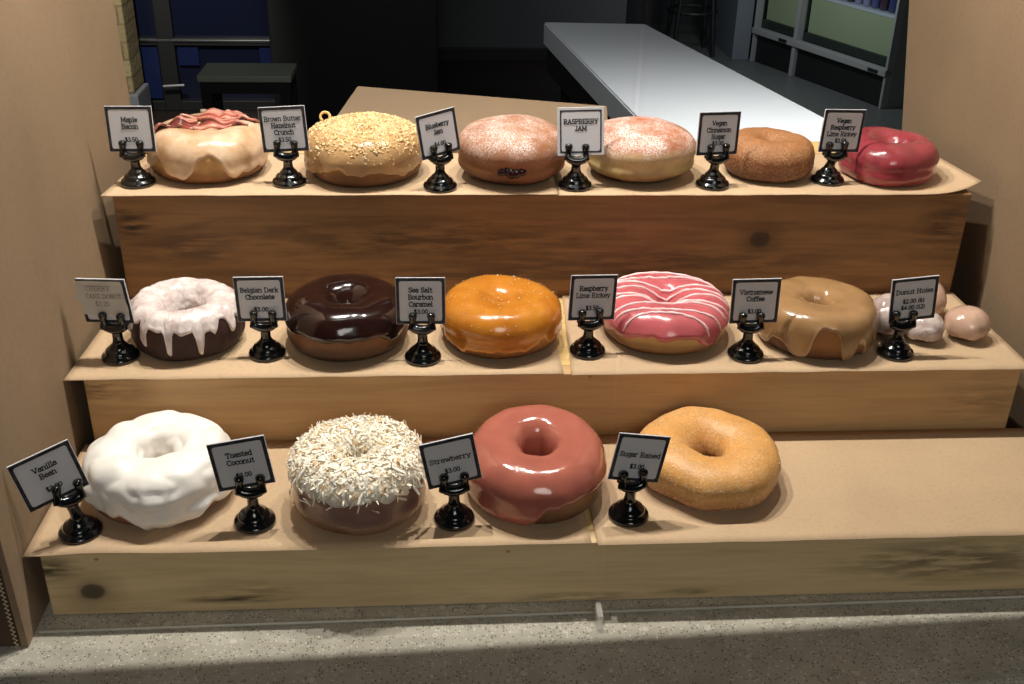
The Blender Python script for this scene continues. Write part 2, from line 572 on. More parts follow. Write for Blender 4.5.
JX = 0.0095
for x0, x1, lab in ((-0.3235, JX - 0.002, 'clear glass guard in front of the left half of the display'), (JX + 0.002, 0.75, 'clear glass guard in front of the right half of the display')):
    g = empty('sneeze_guard', (0, 0, 0.0004))
    tag(g, lab, 'glass guard', 'glass guards in front of the donuts')
    po = slab('pane', [gsk(x0, GY0), gsk(x1, GY0), gsk(x1, GY1), gsk(x0, GY1)], 0.0, 0.62, M['glass'], g, 0)
    po.data.materials.append(M['pane_edge'])
    for pf in po.data.polygons:
        if abs(pf.normal.x) > 0.8 or abs(pf.normal.z) > 0.8:
            pf.material_index = 1
    MB().tube([gsk(x0, GY1 + 0.0016) + (0.0008,), gsk((x0 + x1) / 2, GY1 + 0.0016) + (0.0008,), gsk(x1, GY1 + 0.0016) + (0.0008,)], 0.0009, 8).build('sealant_bead', M['bead'], g, True)
    if x0 > 0:
        slab('joint_strip', [gsk(JX - 0.0017, GY0), gsk(JX + 0.0017, GY0), gsk(JX + 0.0017, GY1), gsk(JX - 0.0017, GY1)], 0.0, 0.010, M['joint'], g, 0)
# unseen board above the view, added to cut off the bulb light
tag(slab('light_block_1', [ask(-0.75, 0.0975), ask(0.75, 0.0975), ask(0.75, 0.1035), ask(-0.75, 0.1035)], 0.40, 0.75, M['black_matt'], None, 0.001), kind='structure')

# cardboard side panels
pl = empty('cardboard_screen')
tag(pl, 'tall brown cardboard screen standing at the left end of the display', 'cardboard screen')
def lean(o):                              # the left screen leans outwards a little
    for v in o.data.vertices:
        v.co.x += -0.326 - 0.06 * v.co.z


lean(MB().prism([(-0.026, 0.0006), (0.361, 0.0006), (0.437, 0.65), (0.034, 0.65)], 'x', 0.0, -0.004).build('panel', M['cardboard'], pl))
fo = MB().prism([(-0.0046, 0.0006), (-0.22, 0.0006), (-0.22, 0.65), (-0.0046, 0.65)], 'y', 0.0, 0.004).build('front_flap', M['cardboard_shaded'], pl)
lean(fo)
for v in fo.data.vertices:
    v.co.y += -0.0255 + 0.092 * v.co.z
ed = MB()
ed.tube([(-0.0062 + (0.0011 if i % 2 else -0.0011), -0.0266 + 0.092 * (0.001 + i * 0.0015), 0.001 + i * 0.0015) for i in range(91)], 0.00045, 5)
lean(ed.build('flute_edge', plain('cardboard_flute', (214, 196, 164), 0.7), pl))

pr = tag(MB().prism([(0.123, 0.0006), (0.385, 0.0006), (0.4415, 0.174), (0.60, 0.65), (0.123, 0.65)], 'x', 0.345, 0.350).build('cardboard_screen', M['cardboard']),
         'tall brown cardboard screen standing at the right end of the display', 'cardboard screen')
sh = slab('cardboard_sheet', [(-0.186, 0.335), (0.055, 0.335), (0.072, 0.468), (-0.1625, 0.536)], Z3 + 0.0002, Z3 + 0.0030, M['cardboard'], None, 0.0006)
tag(sh, 'flat cardboard sheet sticking out backwards behind the top row of donuts', 'cardboard sheet')
# small paper twist at the sheet's edge and a napkin at the back of the top step
np_v, np_f = [], []
random.seed(4)
for j in range(9):
    for i in range(13):
        u, w = i / 12, j / 8
        x = -0.276 + 0.036 * u
        z = Z3 + 0.001 + 0.0275 * w + 0.002 * math.sin(5 * u + 1) * w
        y = 0.354 + 0.003 * math.sin(9 * u + 2 * w) + 0.002 * mnoise.noise(Vector((u * 5, w * 5, 2)))
        np_v.append((x, y, z))
for j in range(8):
    for i in range(12):
        np_f.append((j * 13 + i, j * 13 + i + 1, (j + 1) * 13 + i + 1, (j + 1) * 13 + i))
nap = mesh('paper_napkin', np_v, np_f, plain('napkin', (186, 168, 146), 0.8), None, True)
nap.modifiers.new('thick', 'SOLIDIFY').thickness = 0.0012
tag(nap, 'small crumpled beige napkin standing behind the maple donut', 'napkin')

# ------------------------------------------------------------------ the stepped wooden stand
stand = empty('stepped_stand')
tag(stand, 'three-step pine display stand carrying the donuts', 'display stand')
TH = 0.012
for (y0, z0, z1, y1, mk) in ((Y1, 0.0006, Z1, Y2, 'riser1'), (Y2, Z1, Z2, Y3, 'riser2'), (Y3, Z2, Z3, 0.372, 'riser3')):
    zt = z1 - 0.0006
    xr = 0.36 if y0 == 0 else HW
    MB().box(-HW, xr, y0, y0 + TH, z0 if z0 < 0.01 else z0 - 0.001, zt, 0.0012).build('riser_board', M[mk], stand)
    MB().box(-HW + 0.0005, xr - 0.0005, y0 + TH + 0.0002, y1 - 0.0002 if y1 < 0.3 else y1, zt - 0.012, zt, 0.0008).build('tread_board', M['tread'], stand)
    for s in (-1, 1):
        a, b = (-HW, -HW + TH) if s < 0 else (xr - TH, xr)
        MB().box(a, b, y0 + TH + 0.0002, y1 - 0.0004 if y1 < 0.3 else y1, 0.0006 if z0 < 0.01 else 0.0008, zt - 0.0122, 0.0008).build('end_board', M['wood_end'], stand)


# ------------------------------------------------------------------ kraft paper sheets
def paper(label, x0, x1, y0, y1, z, xb0=None, xb1=None, lift=None, seed=0, th=0.0005, wave=0.0003):
    nx, ny = 60, 16
    xb0 = x0 if xb0 is None else xb0
    xb1 = x1 if xb1 is None else xb1
    v, f = [], []
    for j in range(ny + 1):
        for i in range(nx + 1):
            u, w = i / nx, j / ny
            x = (x0 + (x1 - x0) * u) * (1 - w) + (xb0 + (xb1 - xb0) * u) * w
            y = y0 + (y1 - y0) * w
            zz = z + 0.0004 + wave * (0.8 + mnoise.noise(Vector((x * 22, y * 22, seed))))
            if w < 0.06:
                zz += 0.0005 * mnoise.noise(Vector((x * 40, 3, seed)))
            if lift:
                zz += lift(u, w)
            if lift is lift_tr:
                y += 0.017 * max(0.0, (u - 0.86) / 0.14) ** 2 * (1 - w)
            v.append((x, y, zz))
    for j in range(ny):
        for i in range(nx):
            a = j * (nx + 1) + i
            f.append((a, a + 1, a + nx + 2, a + nx + 1))
    o = mesh('kraft_paper_sheet', v, f, M['kraft'], None, True)
    so = o.modifiers.new('thick', 'SOLIDIFY')
    so.thickness = th
    so.offset = 1
    return tag(o, label, 'paper sheet', 'kraft paper sheets lining the steps')


def lift_tr(u, w):
    t = max(0.0, (u - 0.84) / 0.16)
    return 0.0045 * t * t * (1 - 0.45 * w)


def lift_bl(u, w):
    return 0.0012 * math.exp(-((u - 0.13) / 0.07) ** 2) * max(0, 1 - w * 4)


paper('kraft paper sheet under the left half of the bottom row', -0.3283, 0.005, -0.0025, 0.1165, Z1, -0.326, 0.003, lift_bl, 1)
paper('kraft paper sheet under the right half of the bottom row', 0.0085, 0.362, -0.0045, 0.1165, Z1, 0.0085, 0.362, None, 2)
paper('kraft paper sheet under the left half of the middle row', -0.3315, -0.0015, 0.1155, 0.2375, Z2, -0.324, -0.004, None, 3)
paper('kraft paper sheet under the right half of the middle row', 0.0035, 0.326, 0.1135, 0.2375, Z2, 0.010, 0.321, None, 4)
paper('kraft paper sheet under the left half of the top row', -0.3275, 0.0035, 0.2365, 0.334, Z3, -0.314, 0.004, None, 5)
paper('kraft paper sheet under the right half of the top row, its right corner curling up', 0.004, 0.3315, 0.2345, 0.334, Z3, 0.006, 0.322, lift_tr, 6)

# ------------------------------------------------------------------ price cards in black holders
def arc(cx, cy, rx, ry, a0, a1, n=8):
    return [(cx + rx * math.cos(math.radians(a0 + (a1 - a0) * i / n)), cy + ry * math.sin(math.radians(a0 + (a1 - a0) * i / n))) for i in range(n + 1)]


def sf(x, y, w=1.1):
    return [(x - w, y), (x + w, y)]


# stroke glyphs of a bold slab-serif: name -> (advance, strokes); x height 5, capitals 7
GL = {
    'a': (5.4, [arc(2.6, 3.6, 1.7, 1.2, 160, 0) + [(4.3, 0.5), (5, 0.2)], arc(2.3, 1.5, 1.8, 1.4, 60, 320, 10)]),
    'b': (5.8, [[(1, 7), (1, 0)], sf(0.6, 7, .6), arc(2.9, 2.4, 2, 2.4, 170, -170, 14)]),
    'c': (5.0, [arc(2.7, 2.5, 2.1, 2.4, 45, 320, 12), [(4.3, 4.8), (4.3, 3.6)]]),
    'd': (5.8, [[(4.6, 7), (4.6, 0), (5.3, 0)], sf(4.2, 7, .6), arc(2.7, 2.4, 2, 2.4, 10, 350, 14)]),
    'e': (5.2, [[(0.8, 2.6), (4.6, 2.6)] + arc(2.7, 2.5, 2, 2.4, 3, 320, 12)]),
    'f': (4.0, [arc(3, 5.6, 1.4, 1.3, 40, 180, 6) + [(1.6, 0)], [(0.3, 4.8), (3.3, 4.8)], sf(1.8, 0, 1.2)]),
    'g': (5.6, [arc(2.6, 2.7, 1.9, 2.2, 10, 350, 14), [(4.5, 5), (4.5, -1)] + arc(2.7, -0.8, 1.8, 1.3, 0, -150, 6), sf(4.8, 4.9, .6)]),
    'h': (6.2, [[(1.1, 7), (1.1, 0)], sf(0.8, 7, .6), arc(3, 3.2, 1.9, 1.7, 180, 0, 8) + [(4.9, 0)], sf(1.1, 0, .9), sf(4.9, 0, .9)]),
    'i': (3.2, [[(1.6, 4.9), (1.6, 0)], sf(1.2, 4.9, .6), sf(1.6, 0, 1.2), [(1.6, 6.4), (1.6, 7.2)]]),
    'k': (6.0, [[(1.1, 7), (1.1, 0)], sf(0.8, 7, .6), sf(1.2, 0, .9), [(1.2, 2.2), (4.6, 4.9)], [(2.6, 3.1), (4.9, 0)], sf(4.6, 4.9, .8), sf(4.9, 0, .8)]),
    'l': (3.2, [[(1.6, 7), (1.6, 0)], sf(1.2, 7, .6), sf(1.6, 0, 1.2)]),
    'm': (8.8, [[(1.1, 4.9), (1.1, 0)], sf(0.8, 4.9, .6), arc(2.7, 3.3, 1.6, 1.6, 180, 0, 8) + [(4.3, 0)], arc(5.9, 3.3, 1.6, 1.6, 180, 0, 8) + [(7.5, 0)], sf(1.1, 0, .8), sf(4.3, 0, .8), sf(7.5, 0, .8)]),
    'n': (6.2, [[(1.1, 4.9), (1.1, 0)], sf(0.8, 4.9, .6), arc(3, 3.2, 1.9, 1.7, 180, 0, 8) + [(4.9, 0)], sf(1.1, 0, .9), sf(4.9, 0, .9)]),
    'o': (5.6, [arc(2.8, 2.5, 2.1, 2.4, 0, 360, 16)]),
    'p': (5.8, [[(1, 4.9), (1, -2)], sf(0.6, 4.9, .6), sf(1.1, -2, 1), arc(2.9, 2.5, 2, 2.4, 170, -170, 14)]),
    'r': (4.6, [[(1.2, 4.9), (1.2, 0)], sf(0.8, 4.9, .6), sf(1.4, 0, 1.2), arc(3, 3.2, 1.8, 1.6, 180, 50, 6)]),
    's': (4.8, [arc(2.4, 3.6, 1.7, 1.2, 30, 270, 8) + arc(2.4, 1.3, 1.8, 1.2, 90, -150, 8)]),
    't': (4.2, [[(1.8, 6.3), (1.8, 1.2)] + arc(2.9, 1.2, 1.1, 1.2, 180, 330, 6), [(0.4, 4.8), (3.6, 4.8)]]),
    'u': (6.2, [[(1.1, 4.9), (1.1, 1.8)] + arc(3, 1.8, 1.9, 1.7, 180, 360, 8), [(4.9, 4.9), (4.9, 0), (5.5, 0)], sf(0.8, 4.9, .6), sf(4.6, 4.9, .6)]),
    'w': (7.6, [[(0.8, 4.9), (2.3, 0), (3.8, 4.6), (5.3, 0), (6.8, 4.9)], sf(0.8, 4.9, .9), sf(6.8, 4.9, .9)]),
    'y': (5.8, [[(0.8, 4.9), (2.9, 0.2)], [(5, 4.9), (2.6, -1.4), (1.2, -2)], sf(0.9, 4.9, .9), sf(4.9, 4.9, .9)]),
    'z': (5.0, [[(0.7, 3.9), (0.7, 4.8), (4.3, 4.8), (0.7, 0), (4.5, 0), (4.5, 1)]]),
    'A': (7.4, [[(1, 0), (3.7, 7), (6.4, 0)], [(2, 2.3), (5.4, 2.3)], sf(1, 0, 1), sf(6.4, 0, 1)]),
    'B': (6.8, [[(1.4, 7), (1.4, 0)], [(0.4, 7), (3.8, 7)] + arc(3.8, 5.3, 1.6, 1.7, 90, -90, 6) + [(1.4, 3.6)], [(3.8, 3.6)] + arc(3.9, 1.8, 1.9, 1.8, 90, -90, 6) + [(0.4, 0)]]),
    'C': (6.6, [arc(3.6, 3.5, 2.8, 3.4, 45, 318, 14), [(5.8, 7), (5.8, 5)]]),
    'D': (7.2, [[(1.4, 7), (1.4, 0)], [(0.4, 7), (3, 7)] + arc(3, 3.5, 3.2, 3.5, 90, -90, 10) + [(0.4, 0)]]),
    'E': (6.4, [[(1.5, 7), (1.5, 0)], [(0.5, 7), (5.4, 7), (5.4, 5.6)], [(1.5, 3.6), (4.2, 3.6)], [(0.5, 0), (5.6, 0), (5.6, 1.5)]]),
    'H': (7.6, [[(1.6, 7), (1.6, 0)], [(5.9, 7), (5.9, 0)], [(1.6, 3.6), (5.9, 3.6)], sf(1.6, 7), sf(1.6, 0), sf(5.9, 7), sf(5.9, 0)]),
    'J': (5.2, [[(3.6, 7), (3.6, 1.6)] + arc(2.1, 1.6, 1.5, 1.6, 0, -160, 6), sf(3.6, 7)]),
    'K': (7.2, [[(1.5, 7), (1.5, 0)], sf(1.5, 7), sf(1.5, 0), [(1.6, 3), (5.6, 7)], [(3, 4.2), (5.8, 0)], sf(5.6, 7, .9), sf(5.9, 0, .9)]),
    'L': (6.2, [[(1.5, 7), (1.5, 0)], sf(1.5, 7), [(0.5, 0), (5.4, 0), (5.4, 1.8)]]),
    'M': (8.8, [[(1.4, 0), (1.4, 7), (4.4, 1.4), (7.4, 7), (7.4, 0)], sf(1.2, 0, .9), sf(7.4, 0, .9), sf(0.9, 7, .6), sf(7.9, 7, .6)]),
    'N': (7.6, [[(1.5, 0), (1.5, 7), (6, 0), (6, 7)], sf(1.5, 0, .9), sf(6, 7, .9), sf(1, 7, .6)]),
    'O': (7.2, [arc(3.6, 3.5, 2.9, 3.4, 0, 360, 18)]),
    'P': (6.6, [[(1.4, 7), (1.4, 0)], sf(1.5, 0), [(0.4, 7), (3.8, 7)] + arc(3.8, 5.1, 1.9, 1.9, 90, -90, 6) + [(1.4, 3.2)]]),
    'R': (7.0, [[(1.4, 7), (1.4, 0)], sf(1.5, 0), [(0.4, 7), (3.8, 7)] + arc(3.8, 5.2, 1.8, 1.8, 90, -90, 6) + [(1.4, 3.4)], [(3.6, 3.4), (5.4, 0), (6.4, 0)]]),
    'S': (6.0, [arc(3, 5.2, 2, 1.7, 20, 270, 8) + arc(3, 1.8, 2.2, 1.75, 90, -160, 8), [(4.9, 7), (4.9, 5.4)], [(0.9, 0), (0.9, 1.7)]]),
    'T': (6.8, [[(3.4, 7), (3.4, 0)], [(0.7, 5.4), (0.7, 7), (6.1, 7), (6.1, 5.4)], sf(3.4, 0)]),
    'U': (7.2, [[(1.4, 7), (1.4, 2.4)] + arc(3.6, 2.4, 2.2, 2.3, 180, 360, 8) + [(5.8, 7)], sf(1.4, 7), sf(5.8, 7)]),
    'V': (7.2, [[(1, 7), (3.6, 0.2), (6.2, 7)], sf(1, 7), sf(6.2, 7)]),
    'Y': (7.0, [[(1, 7), (3.5, 3), (6, 7)], [(3.5, 3), (3.5, 0)], sf(1, 7), sf(6, 7), sf(3.5, 0)]),
    '0': (5.6, [arc(2.8, 3.4, 2, 3.3, 0, 360, 16)]),
    '1': (4.4, [[(0.9, 5.4), (2.3, 6.8), (2.3, 0)], sf(2.3, 0, 1.4)]),
    '2': (5.4, [arc(2.6, 5, 1.8, 1.8, 160, -40, 8) + [(0.7, 0), (4.7, 0), (4.7, 1)]]),
    '3': (5.4, [arc(2.5, 5.1, 1.8, 1.6, 150, -90, 8), arc(2.5, 1.8, 2, 1.8, 90, -155, 8)]),
    '4': (5.6, [[(3.8, 0), (3.8, 6.8), (0.6, 1.8), (5.2, 1.8)]]),
    '5': (5.4, [[(4.4, 6.8), (1.1, 6.8), (0.9, 3.7)] + arc(2.6, 2, 2, 2, 120, -150, 8)]),
    '6': (5.6, [arc(3.4, 3.6, 2.5, 3.2, 75, 180, 6) + [(0.9, 2)], arc(2.8, 2, 1.9, 2, 0, 360, 14)]),
    '$': (5.6, [arc(2.8, 5, 1.9, 1.6, 20, 270, 8) + arc(2.8, 1.9, 2, 1.6, 90, -160, 8), [(2.8, 7.6), (2.8, -0.8)]]),
    '.': (2.6, [[(1.3, 0.0), (1.3, 0.7)]]),
    '(': (3.4, [arc(4.2, 3, 2.8, 5, 135, 225, 8)]),
    ')': (3.4, [arc(-0.8, 3, 2.8, 5, -45, 45, 8)]),
    ' ': (3.4, []),
}


def text_ribbons(mb, s, cx, z, unit, thick, y=-0.0009, XS=0.88):
    w = sum(GL[c][0] for c in s) * unit * XS
    x = cx - w / 2
    h = thick / 2
    for c in s:
        adv, strokes = GL[c]
        for st_ in strokes:
            for (ax, ay), (bx, by) in zip(st_[:-1], st_[1:]):
                a = Vector((x + ax * unit * XS, z + ay * unit))
                b = Vector((x + bx * unit * XS, z + by * unit))
                d = b - a
                if d.length < 1e-9:
                    continue
                d.normalize()
                e = d * h * 0.55
                n = Vector((-d.y, d.x)) * h
                q = [a - e - n, b + e - n, b + e + n, a - e + n]
                mb.add([(p.x, y, p.y) for p in q], [(0, 1, 2, 3)])
        x += adv * unit * XS


def make_holder(foot, pose, label):
    bx, by, bz, roll, yaw, tilt = pose
    h = empty('card_holder', foot)
    tag(h, label, 'card holder', 'black card holders on the steps')
    prof = [(0.0118, 0.0), (0.0126, 0.0006), (0.0127, 0.0022), (0.0120, 0.0036), (0.0101, 0.0044), (0.0098, 0.0050), (0.0097, 0.0062), (0.0086, 0.0076),
            (0.0069, 0.0083), (0.0066, 0.0088), (0.0062, 0.0098), (0.0048, 0.0110), (0.0041, 0.0120)]
    auto_smooth(MB().lathe(prof, 40).build('base', M['black'], h), 55)
    b = Vector((bx, by, bz)) - Vector(foot)
    right = Vector((math.cos(yaw), math.sin(yaw), 0))
    back = Vector((-math.sin(yaw), math.cos(yaw), 0))
    u = Vector((0, 0, 1)) * math.cos(tilt) + back * math.sin(tilt)
    nrm = right.cross(u) * -1            # towards the viewer
    if nrm.y > 0:
        nrm = -nrm
    off_ = Vector((-b.x, -b.y, 0)).dot(right)
    off_ = max(-0.008, min(0.008, off_))
    b = b + right * off_ * math.cos(roll) + u * off_ * math.sin(roll)
    neck = b - u * 0.0036
    n_ = 9
    MB().tube([Vector((0, 0, 0.0115)).lerp(neck, k / n_) for k in range(n_ + 1)],
              [0.0043, 0.0038, 0.0035, 0.0034, 0.0034, 0.0034, 0.0036, 0.0039, 0.0044, 0.0042], 16).build('stem', M['black'], h, True)
    # cradle the card stands in: a flat back bar behind the card and a curved bar before it
    cr = MB()
    cpts = [neck + nrm * 0.0026 + right * (0.0074 * math.sin(t)) + u * (0.0042 * (1 - math.cos(t))) for t in [(-1 + k / 8) * 1.25 for k in range(17)]]
    cr.tube(cpts, [0.0026 + 0.0008 * math.cos((-1 + k / 8) * 1.4) for k in range(17)], 12)
    bpts = [p - nrm * 0.0050 for p in cpts]
    cr.tube(bpts, 0.0020, 10)
    cl = cr.build('cradle', M['black'], h, True)
    for s in (-1, 1):
        p0 = b + right * (s * 0.0068) + nrm * 0.0030 - u * 0.003
        p1 = b + right * (s * 0.0062) + nrm * 0.0030 + u * 0.0062
        k_ = [p0.lerp(p1, q / 8) for q in range(9)]
        k_ += [p1 + u * 0.0010, p1 + u * 0.0021, p1 + u * 0.0028]
        MB().tube(k_, [0.0028, 0.0027, 0.0026, 0.0024, 0.0022, 0.0022, 0.0023, 0.0026, 0.0029, 0.0030, 0.0025, 0.0012], 12).build('prong', M['black'], cl, True)
    return h


def rect(mb, x0, x1, z0, z1, y):
    mb.add([(x0, y, z0), (x1, y, z0), (x1, y, z1), (x0, y, z1)], [(0, 1, 2, 3)])


def make_card(pose, wh, lines, price, label, inset=False, note=None, unit=0.00047, zs=None):
    bx, by, bz, roll, yaw, tilt = pose
    w, h = wh
    right = Vector((math.cos(yaw), math.sin(yaw), 0))
    back = Vector((-math.sin(yaw), math.cos(yaw), 0))
    u = Vector((0, 0, 1)) * math.cos(tilt) + back * math.sin(tilt)
    r2 = right * math.cos(roll) + u * math.sin(roll)
    u2 = u * math.cos(roll) - right * math.sin(roll)
    n2 = r2.cross(u2)                    # points towards the viewer (-y)
    ctr = Vector((bx, by, bz)) + u * (h / 2)
    bm = MB().box(-w / 2, w / 2, -0.0006, 0.0006, -h / 2, h / 2, 0.0003)
    card = bm.build('price_card', M['card'])
    mw = Matrix.Identity(4)
    for i, v in enumerate((r2, -n2, u2)):
        mw[0][i], mw[1][i], mw[2][i] = v
    mw.translation = ctr
    card.matrix_world = mw
    tag(card, label, 'price card', 'price cards on the steps')
    brd = MB()
    o_ = 0.0020 if inset else 0.0003
    t_ = 0.0011 if inset else 0.0021
    X, Zh = w / 2 - o_, h / 2 - o_
    y = -0.00075
    rect(brd, -X, X, Zh - t_, Zh, y)
    rect(brd, -X, X, -Zh, -Zh + t_, y)
    rect(brd, -X, -X + t_, -Zh + t_, Zh - t_, y)
    rect(brd, X - t_, X, -Zh + t_, Zh - t_, y)
    for sx in (-1, 1):                   # the inner corners are rounded off
        for sz in (-1, 1):
            cx, cz, rr = sx * (X - t_), sz * (Zh - t_), 0.0016
            fan = [(cx, y, cz)] + [(cx - sx * rr * (1 - math.sin(a)), y, cz - sz * rr * (1 - math.cos(a))) for a in [k * PI / 10 for k in range(6)]]
            brd.add(fan, [(0, k, k + 1) for k in range(1, 6)])
    brd.build('border', M['rim'], card)
    if note:
        nv, nf = [], []
        for j in range(9):
            for i in range(9):
                a, c = -1 + i / 4, j / 8
                z = -h * 0.30 + c * h * 0.80
                fold = max(0, (c - 0.86) / 0.14)
                nv.append((a * w * 0.47 - w * 0.03 + 0.0007 * math.sin(7 * c), -0.0013 - 0.0022 * fold * fold - 0.0004 * math.sin(3 * a + 4 * c) ** 2, z))
        for j in range(8):
            for i in range(8):
                k = j * 9 + i
                nf.append((k, k + 1, k + 10, k + 9))
        nt_ = mesh('pasted_note', nv, nf, M['note'], card, True)
        nt_['label'] = 'white hand-lettered note pasted over the card'
        tb = MB()
        tb.add([(-w * 0.5 - 0.0035, -0.0012, h * 0.02), (-w * 0.46, -0.0012, h * 0.0), (-w * 0.46, -0.0012, h * 0.17), (-w * 0.5 - 0.001, -0.0012, h * 0.13)], [(0, 1, 2, 3)])
        tb.build('tape', M['note'], card)
        lt = MB()
        for k, s in enumerate(lines):
            text_ribbons(lt, s, (-0.002, 0.001)[k % 2], h * 0.27 - k * 0.0058, unit * (1.0, 0.9)[k % 2], 0.00027, -0.0024)
        lt.build('name_lettering', M['pencil'], card)
        lt = MB()
        text_ribbons(lt, price[0], -0.001, h * 0.27 - 0.0116, unit * 1.0, 0.00027, -0.0024)
        lt.build('price_lettering', M['pencil'], card)
        return card
    lt = MB()
    n = len(lines)
    top = zs if zs is not None else {1: 0.030, 2: 0.16, 3: 0.19}[n] * h
    for k, s in enumerate(lines):
        wd = sum(GL[c][0] for c in s) * unit * 0.88
        xs = 0.88 * min(1.0, (w - 0.0046) / wd)
        if n == 1:
            xs = min(1.0, 0.88 * (w - 0.0068) / wd)
        text_ribbons(lt, s, 0, top - k * 0.0050, unit, unit * (1.45 if len(s) < 10 else 1.25), XS=xs)
    lt.build('name_lettering', M['ink'], card)
    if price:
        lt = MB()
        for k, s in enumerate(price):
            pz = -h * 0.27 if n > 1 or len(price) > 1 else -h * 0.22
            if len(price) > 1:
                pz = -h * 0.08 - k * 0.0048
            text_ribbons(lt, s, 0, pz, unit * 0.92, unit * 1.3)
        lt.build('price_lettering', M['ink'], card)
    return card


CARDS = [
    ((-0.3077, 0.2704, Z3), (-0.3089, 0.2692, 0.2037, 0.0135, -0.0372, 0.0947), (0.034, 0.0335), ['Maple', 'Bacon'], ['$3.50'], 'Maple Bacon', 'left of the bacon-topped donut'),
    ((-0.1964, 0.2703, Z3), (-0.1981, 0.2691, 0.2038, 0.0636, -0.0445, 0.0861), (0.0342, 0.0335), ['Brown Butter', 'Hazelnut', 'Crunch'], ['$3.50'], 'Brown Butter Hazelnut Crunch', 'between the bacon donut and the nut-crumbed donut'),
    ((-0.0835, 0.26, Z3), (-0.0837, 0.2601, 0.2037, 0.0962, 0.5254, 0.1232), (0.0335, 0.0326), ['Blueberry', 'Jam'], ['$4.00'], 'Blueberry Jam', 'right of the nut-crumbed donut'),
    ((0.0183, 0.2619, Z3), (0.021, 0.2592, 0.2041, 0.0391, -0.0464, 0.1754), (0.035, 0.0355), ['RASPBERRY', 'JAM'], None, 'RASPBERRY JAM in capitals', 'between the two sugar-dusted jam donuts'),
    ((0.124, 0.2633, Z3), (0.1255, 0.2622, 0.2035, -0.028, 0.2056, 0.0738), (0.0337, 0.0326), ['Vegan', 'Cinnamon', 'Sugar'], ['$3.00'], 'Vegan Cinnamon Sugar', 'in front of the brown cinnamon donut'),
    ((0.2168, 0.2725, Z3), (0.2223, 0.2692, 0.2034, -0.0496, 0.1426, 0.0343), (0.0339, 0.033), ['Vegan', 'Raspberry', 'Lime Rickey'], ['$3.50'], 'Vegan Raspberry Lime Rickey', 'left of the raspberry-red donut'),
    ((-0.3033, 0.1525, Z2), (-0.308, 0.1531, 0.1216, 0.0494, -0.1758, -0.0678), (0.0345, 0.0335), ['CHERRY', 'CAKE DONUT'], ['$3.25'], 'hand-lettered', 'left of the white-glazed dark cake donut'),
    ((-0.2043, 0.1547, Z2), (-0.2062, 0.1547, 0.1207, 0.0222, -0.0277, 0.0323), (0.0336, 0.0328), ['Belgian Dark', 'Chocolate'], ['$3.00'], 'Belgian Dark Chocolate', 'left of the dark chocolate donut'),
    ((-0.0968, 0.1461, Z2), (-0.0977, 0.147, 0.121, 0.0103, -0.0367, 0.1218), (0.0337, 0.0334), ['Sea Salt', 'Bourbon', 'Caramel'], ['$3.00'], 'Sea Salt Bourbon Caramel', 'left of the amber caramel donut'),
    ((0.0186, 0.1525, Z2), (0.021, 0.1517, 0.1205, -0.0601, 0.1613, 0.1011), (0.0336, 0.0329), ['Raspberry', 'Lime Rickey'], ['$3.50'], 'Raspberry Lime Rickey', 'left of the pink striped donut'),
    ((0.1297, 0.1443, Z2), (0.1324, 0.1438, 0.1208, 0.0154, 0.0033, 0.0522), (0.0339, 0.033), ['Vietnamese', 'Coffee'], ['$3.00'], 'Vietnamese Coffee', 'left of the coffee-brown donut'),
    ((0.2378, 0.1441, Z2), (0.2444, 0.1443, 0.1215, 0.0832, 0.0368, 0.0144), (0.0335, 0.0327), ['Donut Holes'], ['$2.00 (6)', '$4.00 (12)'], 'Donut Holes', 'in front of the pile of donut holes'),
    ((-0.3026, 0.0245, Z1), (-0.3132, 0.0203, 0.0708, 0.1989, 0.519, 0.0981), (0.0359, 0.0333), ['Vanilla', 'Bean'], ['$3.00'], 'Vanilla Bean', 'left of the white-iced donut'),
    ((-0.1996, 0.0312, Z1), (-0.2044, 0.0306, 0.0704, 0.1368, 0.0686, 0.0612), (0.0343, 0.0331), ['Toasted', 'Coconut'], ['$3.00'], 'Toasted Coconut', 'between the white-iced and the coconut donut'),
    ((-0.0772, 0.0293, Z1), (-0.0791, 0.0298, 0.0702, 0.1775, 0.1017, 0.0136), (0.0335, 0.0329), ['Strawberry'], ['$3.00'], 'Strawberry', 'between the coconut and the salmon-pink donut'),
    ((0.032, 0.0294, Z1), (0.0362, 0.0294, 0.0703, -0.1868, 0.1281, 0.037), (0.0334, 0.0329), ['Sugar Raised'], ['$3.00'], 'Sugar Raised', 'left of the golden sugared donut'),
]
for i, (foot, pose, wh, lines, price, nm, where) in enumerate(CARDS):
    adv = 0.006 if foot[2] < 0.05 else 0.007 if foot[2] < 0.1 else 0.009
    ray = CAM - Vector(pose[:3])
    sh_ = ray * (adv / abs(ray.y))
    pose = (pose[0] + sh_.x, pose[1] + sh_.y, pose[2] + sh_.z) + pose[3:]
    wh = tuple(k * (1 - adv / abs(ray.y)) for k in wh)
    foot = (foot[0] + sh_.x * 0.6, foot[1] - adv, foot[2] + 0.0012)
    make_holder(foot, pose, 'black card holder gripping the %s card' % nm if len(nm.split()) > 2 else 'black card holder gripping the %s card, %s' % (nm, where))
    make_card(pose, wh, lines, price, ('black-rimmed price card reading %s' % nm if len(nm.split()) > 2 else 'black-rimmed price card reading %s, %s' % (nm, where)) if i != 6 else 'white hand-lettered price card ' + where,
              inset=(i == 3), note=(i == 6), zs=(0.0045 if i == 11 else None))


# ------------------------------------------------------------------ donuts
def spow(x, e):
    return math.copysign(abs(x) ** e, x)


